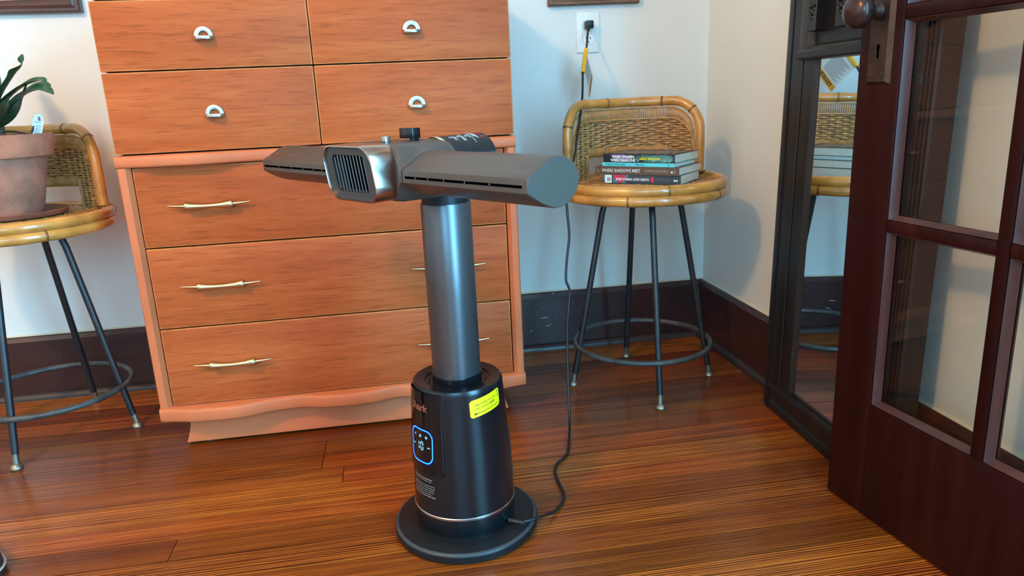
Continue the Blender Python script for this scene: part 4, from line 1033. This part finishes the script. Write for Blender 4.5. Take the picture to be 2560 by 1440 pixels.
# the yellow warning flag wrapped around the cord
wt = tag(empty('cord_warning_flag', (-0.43, -0.155, 0.88)), 'yellow and white warning flag folded around the black cord below the outlet', 'tag')
WO = Vector((-0.43, -0.155, 0.88))
wp_ = [Vector(p)-WO for p in ((-0.4172, -0.1275, 0.9110), (-0.4299, -0.155, 0.8814), (-0.443, -0.185, 0.8468))]
MB().tube(wp_, [0.0058, 0.0060, 0.0058], 8).build('flag_wrap', 'tag_yellow', wt, smooth=40)
ax = (wp_[-1]-wp_[0]).normalized()
fdir = Vector((0.44, 0.87, -0.10)).normalized()
fdir = (fdir-ax*fdir.dot(ax)).normalized()
fn_ = ax.cross(fdir).normalized()
f0 = wp_[0]+ax*0.004
FL = (wp_[-1]-wp_[0]).length-0.008
fp = lambda u, v, l=0.0: f0+fdir*u+ax*v+fn_*l
MB().add([fp(0.0, 0, -0.0004), fp(0.100, 0, -0.0004), fp(0.100, FL, -0.0004), fp(0, FL, -0.0004), fp(0, 0, 0.0004), fp(0.100, 0, 0.0004), fp(0.100, FL, 0.0004), fp(0, FL, 0.0004)], [(0, 3, 2, 1), (4, 5, 6, 7), (0, 1, 5, 4), (1, 2, 6, 5), (2, 3, 7, 6), (3, 0, 4, 7)]).build('flag_paper', 'paper', wt, smooth=0)
for lft in (0.0008, -0.0008):
    k = MB(); patch(k, lambda u, v: fp(u, v, lft), 0.082, 0.1002, -0.0004, FL+0.0004); so_ = flat(k, 'orange_stripe', 'tag_orange', wt)
    k = MB()
    for q in range(14): patch(k, lambda u, v: fp(u, v, lft*1.5), 0.018+q*0.0043, 0.0196+q*0.0043, 0.006, FL-0.006-(q % 3)*0.008)
    flat(k, 'flag_print', 'grey_ink', wt)
    k = MB(); rq = random.Random(2)
    for q in range(2):
        v = 0.012
        while v < FL-0.016:
            w = rq.uniform(0.004, 0.011); patch(k, lambda u, vv: fp(u, vv, lft*1.7), 0.0855+q*0.006, 0.0890+q*0.006, v, min(v+w, FL-0.014)); v += w+0.002
    flat(k, 'stripe_print', 'ink', wt)

# ================================================================== pictures on the back wall
def picture(name, label, x0, x1, z0, z1, depth, prof_w, mat, art, tilt=0.0):
    o = empty(name, ((x0+x1)/2, 0, z0)); tag(o, label, 'picture'); o.rotation_euler = (0, R(tilt), 0)
    w = (x1-x0)/2; h = z1-z0
    pf = [(0, 0), (0, -depth*0.75), (prof_w*0.12, -depth), (prof_w*0.30, -depth), (prof_w*0.36, -depth*0.80), (prof_w*0.55, -depth*0.92), (prof_w*0.75, -depth*0.72), (prof_w, -depth*0.45), (prof_w, 0)]
    def side(A, B, inw):
        A, B, inw = Vector(A), Vector(B), Vector(inw); d = (B-A).normalized()
        return MB().prism(pf, lambda q, y: A+inw*q+d*q+Vector((0, y, 0)), lambda q, y: B+inw*q-d*q+Vector((0, y, 0)))
    side((-w, 0, 0), (w, 0, 0), (0, 0, 1)).build('frame_rail', mat, o, smooth=20)
    side((-w, 0, h), (w, 0, h), (0, 0, -1)).build('frame_rail', mat, o, smooth=20)
    side((-w, 0, 0), (-w, 0, h), (1, 0, 0)).build('frame_rail', mat, o, smooth=20)
    side((w, 0, 0), (w, 0, h), (-1, 0, 0)).build('frame_rail', mat, o, smooth=20)
    MB().box(-w+prof_w*0.9, w-prof_w*0.9, -depth*0.42, -0.001, prof_w*0.9, h-prof_w*0.9).build('artwork', art, o, smooth=0)
    return o
picture('framed_picture', 'dark moulded picture frame at the upper left above the potted plant', -2.18, -1.7465, 1.0555, 1.45, 0.024, 0.034, 'frame_wood', 'print_cream')
picture('framed_picture', 'small rough brown wooden picture frame above the wall outlet', -0.4960, -0.2240, 1.0405, 1.30, 0.022, 0.028, 'rustic_wood', 'print_cream', tilt=-0.6)

# ================================================================== tall mirror leaning at the right wall
n_out = Vector((-math.cos(R(-2.3))*math.cos(R(-1.11)), -math.sin(R(-2.3))*math.cos(R(-1.11)), -math.sin(R(-1.11))))
Uv = Vector((0, 0, 1)).cross(n_out).normalized(); Vv = n_out.cross(Uv)
Om = Vector((-0.0725, -0.75, 0.5))-Vv*0.499
mir = bpy.data.objects.new('standing_mirror', None); COL.objects.link(mir)
mir.matrix_world = Matrix(((n_out.x, Uv.x, Vv.x, Om.x), (n_out.y, Uv.y, Vv.y, Om.y), (n_out.z, Uv.z, Vv.z, Om.z), (0, 0, 0, 1)))
tag(mir, 'tall ebonised standing mirror with carved upper panel against the right wall', 'mirror')
Y0, Y1, ZTOP = -0.178, 0.335, 1.42
MB().box(-0.038, -0.004, Y0+0.004, Y1-0.004, 0.012, ZTOP-0.002).build('backboard', 'ebony', mir, smooth=0)
MB().add([(0.0004, -0.045, 0.075), (0.0004, 0.203, 0.075), (0.0004, 0.203, 0.85), (0.0004, -0.045, 0.85)], [(0, 1, 2, 3)]).build('mirror_glass', 'mirror', mir, smooth=0)
def post(sg):
    ye = Y0 if sg < 0 else Y1
    f = lambda d: ye-sg*d*1.0 if sg > 0 else ye+d
    g = (lambda d: Y0+d) if sg < 0 else (lambda d: Y1-d)
    # fluted outer moulding
    pf = [(0, -0.036), (0, 0.002), (0.003, 0.006), (0.006, 0.0065), (0.0085, 0.004), (0.010, 0.0085), (0.014, 0.0095), (0.0165, 0.006), (0.018, 0.010), (0.0225, 0.0105), (0.0245, 0.007), (0.026, 0.0125), (0.0355, 0.0125), (0.0355, -0.036)]
    MB().prism(pf, lambda d, x: (x, g(d), 0.0), lambda d, x: (x, g(d), ZTOP)).build('fluted_moulding', 'ebony', mir, smooth=25)
    pf = [(0.0355, -0.02), (0.0355, 0.0105), (0.083, 0.0105), (0.0845, 0.0085), (0.0845, -0.02)]
    MB().prism(pf, lambda d, x: (x, g(d), 0.062), lambda d, x: (x, g(d), ZTOP)).build('stile', 'ebony', mir, smooth=20)
    pf = [(0.0845, -0.02), (0.0845, 0.0050), (0.088, 0.0050), (0.0885, 0.0085), (0.130, 0.0085), (0.137, 0.0015), (0.137, -0.02)]
    MB().prism(pf, lambda d, x: (x, g(d), 0.062), lambda d, x: (x, g(d), 0.86)).build('inner_stile', 'ebony', mir, smooth=20)
post(-1); post(1)
pl_ = [(-0.034, 0.0), (0.010, 0.0), (0.012, 0.020), (0.008, 0.026), (0.010, 0.050), (0.0135, 0.056), (0.0145, 0.064), (0.011, 0.071), (0.004, 0.074), (0.004, 0.080), (-0.034, 0.082)]
MB().prism(pl_, lambda x, z: (x, Y0+0.038, z), lambda x, z: (x, Y1-0.038, z)).build('plinth', 'ebony', mir, smooth=25)
# carved upper panel
MB().box(-0.006, 0.003, Y0+0.08, Y1-0.08, 0.86, ZTOP-0.03).build('upper_panel', 'ebony', mir, smooth=0)
rl = [(-0.01, 0.8400), (0.020, 0.8400), (0.024, 0.8440), (0.024, 0.8560), (0.020, 0.8610), (0.015, 0.8615), (0.0135, 0.8660), (0.009, 0.8690), (0.003, 0.8715), (-0.01, 0.8715)]
MB().prism(rl, lambda x, z: (x, -0.094, z), lambda x, z: (x, 0.251, z)).build('panel_rail', 'ebony', mir, smooth=25)
for sg in (-1, 1):
    g = (lambda y: Y0+y) if sg < 0 else (lambda y: Y1-y)
    pf = [(0.0845, -0.005), (0.0845, 0.020), (0.098, 0.0215), (0.103, 0.016), (0.106, 0.0165), (0.111, 0.011), (0.118, 0.003), (0.118, -0.005)]
    MB().prism(pf, lambda d, x: (x, g(d), 0.850), lambda d, x: (x, g(d), ZTOP-0.03)).build('panel_moulding', 'ebony', mir, smooth=25)
MB().prism([(-0.01, ZTOP-0.05), (0.02, ZTOP-0.05), (0.03, ZTOP-0.02), (0.034, ZTOP), (-0.01, ZTOP)], lambda x, z: (x, Y0-0.004, z), lambda x, z: (x, Y1+0.004, z)).build('cornice', 'ebony', mir, smooth=25)
def carve(bx, holes, name, mat, parent, depth=0.006):
    """drill shallow bowls into a block (before it is parented)"""
    o = bx.build('raw_block', mat, None, bevel=0.0008, segs=1)
    for (y, z, r) in holes:
        cut = MB().lathe([(0.0008, -depth), (r*0.55, -depth*0.85), (r*0.9, -depth*0.4), (r, 0.0), (r, 0.01)], 20, (CARVE_X, y, z), 'X')
        co = cut.build('cutter', mat, None)
        md = o.modifiers.new('b', 'BOOLEAN'); md.object = co; md.operation = 'DIFFERENCE'; md.solver = 'EXACT'
        bpy.context.view_layer.update()
        dg = bpy.context.evaluated_depsgraph_get()
        me = bpy.data.meshes.new_from_object(o.evaluated_get(dg)); o.modifiers.clear()
        if len(me.vertices) > 8: o.data = me
        bpy.data.objects.remove(co, do_unlink=True)
    me = o.data; bpy.data.objects.remove(o, do_unlink=True)
    for p in me.polygons: p.use_smooth = True
    me.set_sharp_from_angle(angle=R(30))
    return from_mesh(name, me, parent)
for i, yc in enumerate((-0.029, 0.0785, 0.186)):
    bx = MB().box(0.002, 0.032, yc-0.0175, yc+0.0175, 0.895, 1.30)
    CARVE_X = 0.0320
    carve(bx, [(yc-0.005, 0.9375, 0.0068), (yc+0.0075, 0.9395, 0.0068), (yc+0.0005, 0.9235, 0.0066)], 'carved_block', 'ebony', mir)

# ================================================================== glazed door leaf standing open along the right wall
DO = Vector((-0.168, -1.006, 0)); dth = R(6.8)
door = empty('door_1', DO); door['kind'] = 'structure'
# local frame: x = along the leaf from its free edge, y = out of the visible face, z = up
dd_ = Vector((math.sin(dth), -math.cos(dth), 0)); dn_ = Vector((-math.cos(dth), -math.sin(dth), 0))
door.matrix_world = Matrix(((dd_.x, dn_.x, 0, DO.x), (dd_.y, dn_.y, 0, DO.y), (0, 0, 1, 0.0), (0, 0, 0, 1)))
TD = 0.036
us = [0.0850, 0.2935, 0.3140, 0.5225, 0.5430, 0.7515]
DWID = 0.8420
zs = [0.2235, 0.5420, 0.5620, 0.8840, 0.9045, 1.2265, 1.2470, 1.5690, 1.5895, 1.9115]
DT = 2.03
MB().box(-0.006, us[0], -TD, 0, 0.004, DT).build('stile', 'door_wood', door, bevel=0.0015)
MB().box(us[-1], DWID, -TD, 0, 0.004, DT).build('stile', 'door_wood', door, bevel=0.0015)
MB().box(us[0]+0.0004, us[-1]-0.0004, -TD, -0.0003, 0.004, zs[0]).build('bottom_rail', 'door_wood', door, bevel=0.0012)
MB().box(us[0]+0.0004, us[-1]-0.0004, -TD, -0.0003, zs[-1], DT).build('top_rail', 'door_wood', door, bevel=0.0012)
for k in (1, 3): MB().box(us[k], us[k+1], -TD, 0, zs[0], zs[-1]).build('muntin', 'door_wood', door, bevel=0.0025)
for c_ in range(3):
    for r_ in range(4):
        MB().box(us[2*c_], us[2*c_+1], -TD, -0.0006, zs[2*r_+1], zs[2*r_+2]).build('muntin', 'door_wood', door, bevel=0.0025)
GD = -0.019
for c_ in range(3):
    for r_ in range(5):
        u0, u1, z0, z1 = us[2*c_], us[2*c_+1], zs[2*r_], zs[2*r_+1]
        MB().box(u0+0.002, u1-0.002, GD-0.003, GD, z0+0.002, z1-0.002).build('pane', 'glass', door, smooth=0)
        bp_ = [(0, -0.0045), (0.0015, -0.0030), (0.0075, GD+0.0005), (0, GD+0.0005)]
        bq_ = [(0, -TD+0.001), (0.007, GD-0.0035), (0, GD-0.0035)]
        for A, B, inw in (((u0, z0), (u1, z0), (0, 1)), ((u0, z1), (u1, z1), (0, -1)), ((u0, z0), (u0, z1), (1, 0)), ((u1, z0), (u1, z1), (-1, 0))):
            A = Vector((A[0], 0, A[1])); B = Vector((B[0], 0, B[1])); iw = Vector((inw[0], 0, inw[1])); dv = (B-A).normalized()
            MB().prism(bp_, lambda q, y: A+iw*q+dv*q+Vector((0, y, 0)), lambda q, y: B+iw*q-dv*q+Vector((0, y, 0))).build('glazing_bead', 'bead', door, smooth=25)
            if r_ < 3: MB().prism(bq_, lambda q, y: A+iw*q+dv*q+Vector((0, y, 0)), lambda q, y: B+iw*q-dv*q+Vector((0, y, 0))).build('glazing_bead', 'door_wood', door, smooth=25)
# lock plate, keyhole and knob
pp = [(0.0190, 0.0), (0.0190, 0.0035), (0.0215, 0.0050), (0.0625, 0.0050), (0.0700, 0.0), ]
pz = [(0.0175, 0.0), (0.0200, 0.0052), (0.0600, 0.0052), (0.0680, 0.0)]
plate = MB().prism(pz, lambda u, y: (u, y, 0.7850 if y < 0.001 else 0.7895), lambda u, y: (u, y, 1.055 if y < 0.001 else 1.050)).build('lock_plate', 'plate', door, smooth=20)
kh = MB()
kc = [(0.0415+0.0036*math.cos(R(a)), 0.8440+0.0052*math.sin(R(a))) for a in range(-55, 236, 20)]
kc += [(0.0395, 0.8270), (0.0440, 0.8270)]
poly(kh, lambda u, z: (u, 0.0056, z), kc); flat(kh, 'keyhole', 'void', plate)
for (su, szz) in ((0.0255, 0.8000), (0.0525, 0.8005), (0.0255, 1.040), (0.0525, 1.040)):
    MB().lathe([(0.0036, 0.0), (0.0033, 0.0010), (0.0010, 0.0013)], 14).xform(lambda p: Vector((p.x+su, 0.0050+p.z, p.y+szz))).build('screw', 'plate', plate)
KN = [(0.0, -0.002), (0.0145, -0.002), (0.0150, 0.004), (0.0115, 0.008), (0.0085, 0.012), (0.0080, 0.020), (0.0105, 0.0225), (0.0200, 0.0260), (0.0268, 0.0330), (0.0285, 0.0410), (0.0270, 0.0490), (0.0210, 0.0555), (0.0110, 0.0592), (0.0, 0.0600)]
kb_ = MB().lathe(KN[6:], 40).xform(lambda p: Vector((p.x+0.0395, p.z+0.007, p.y+0.9010))).build('door_knob', 'knob', door, smooth=60)
MB().lathe(KN[:7], 32).xform(lambda p: Vector((p.x+0.0395, p.z+0.007, p.y+0.9010))).build('knob_stem', 'plate', kb_, smooth=30)

# ================================================================== dark object cut off at the lower left corner
bt = tag(empty('shoe', (-1.80, -0.93, 0)), 'dark shoe tip with pale welt poking in at the lower left corner', 'shoe')
def shoe_ring(k, z):
    pts = []
    for i in range(32):
        a = 2*PI*i/32; c_, s_ = math.cos(a), math.sin(a)
        x = (0.052*c_ if c_ > 0 else 0.20*c_)*k; y = 0.046*math.copysign(abs(s_)**0.85, s_)*k
        pts.append((x, y, z))
    return pts
MB().loft([shoe_ring(0.97, 0.0), shoe_ring(1.0, 0.004), shoe_ring(1.0, 0.012)]).build('sole', 'dark_leather', bt, smooth=40)
MB().tube([(x, y, 0.0145) for x, y, z in shoe_ring(0.985, 0)], 0.0024, 6, closed=True).build('welt', 'pale_edge', bt)
MB().loft([shoe_ring(0.95, 0.012), shoe_ring(0.94, 0.024), shoe_ring(0.86, 0.040), shoe_ring(0.66, 0.052), shoe_ring(0.30, 0.058)]).build('upper', 'dark_leather', bt, smooth=60)
bt.rotation_euler = (0, 0, R(-50)); bt.location = (-1.775, -0.914, 0)
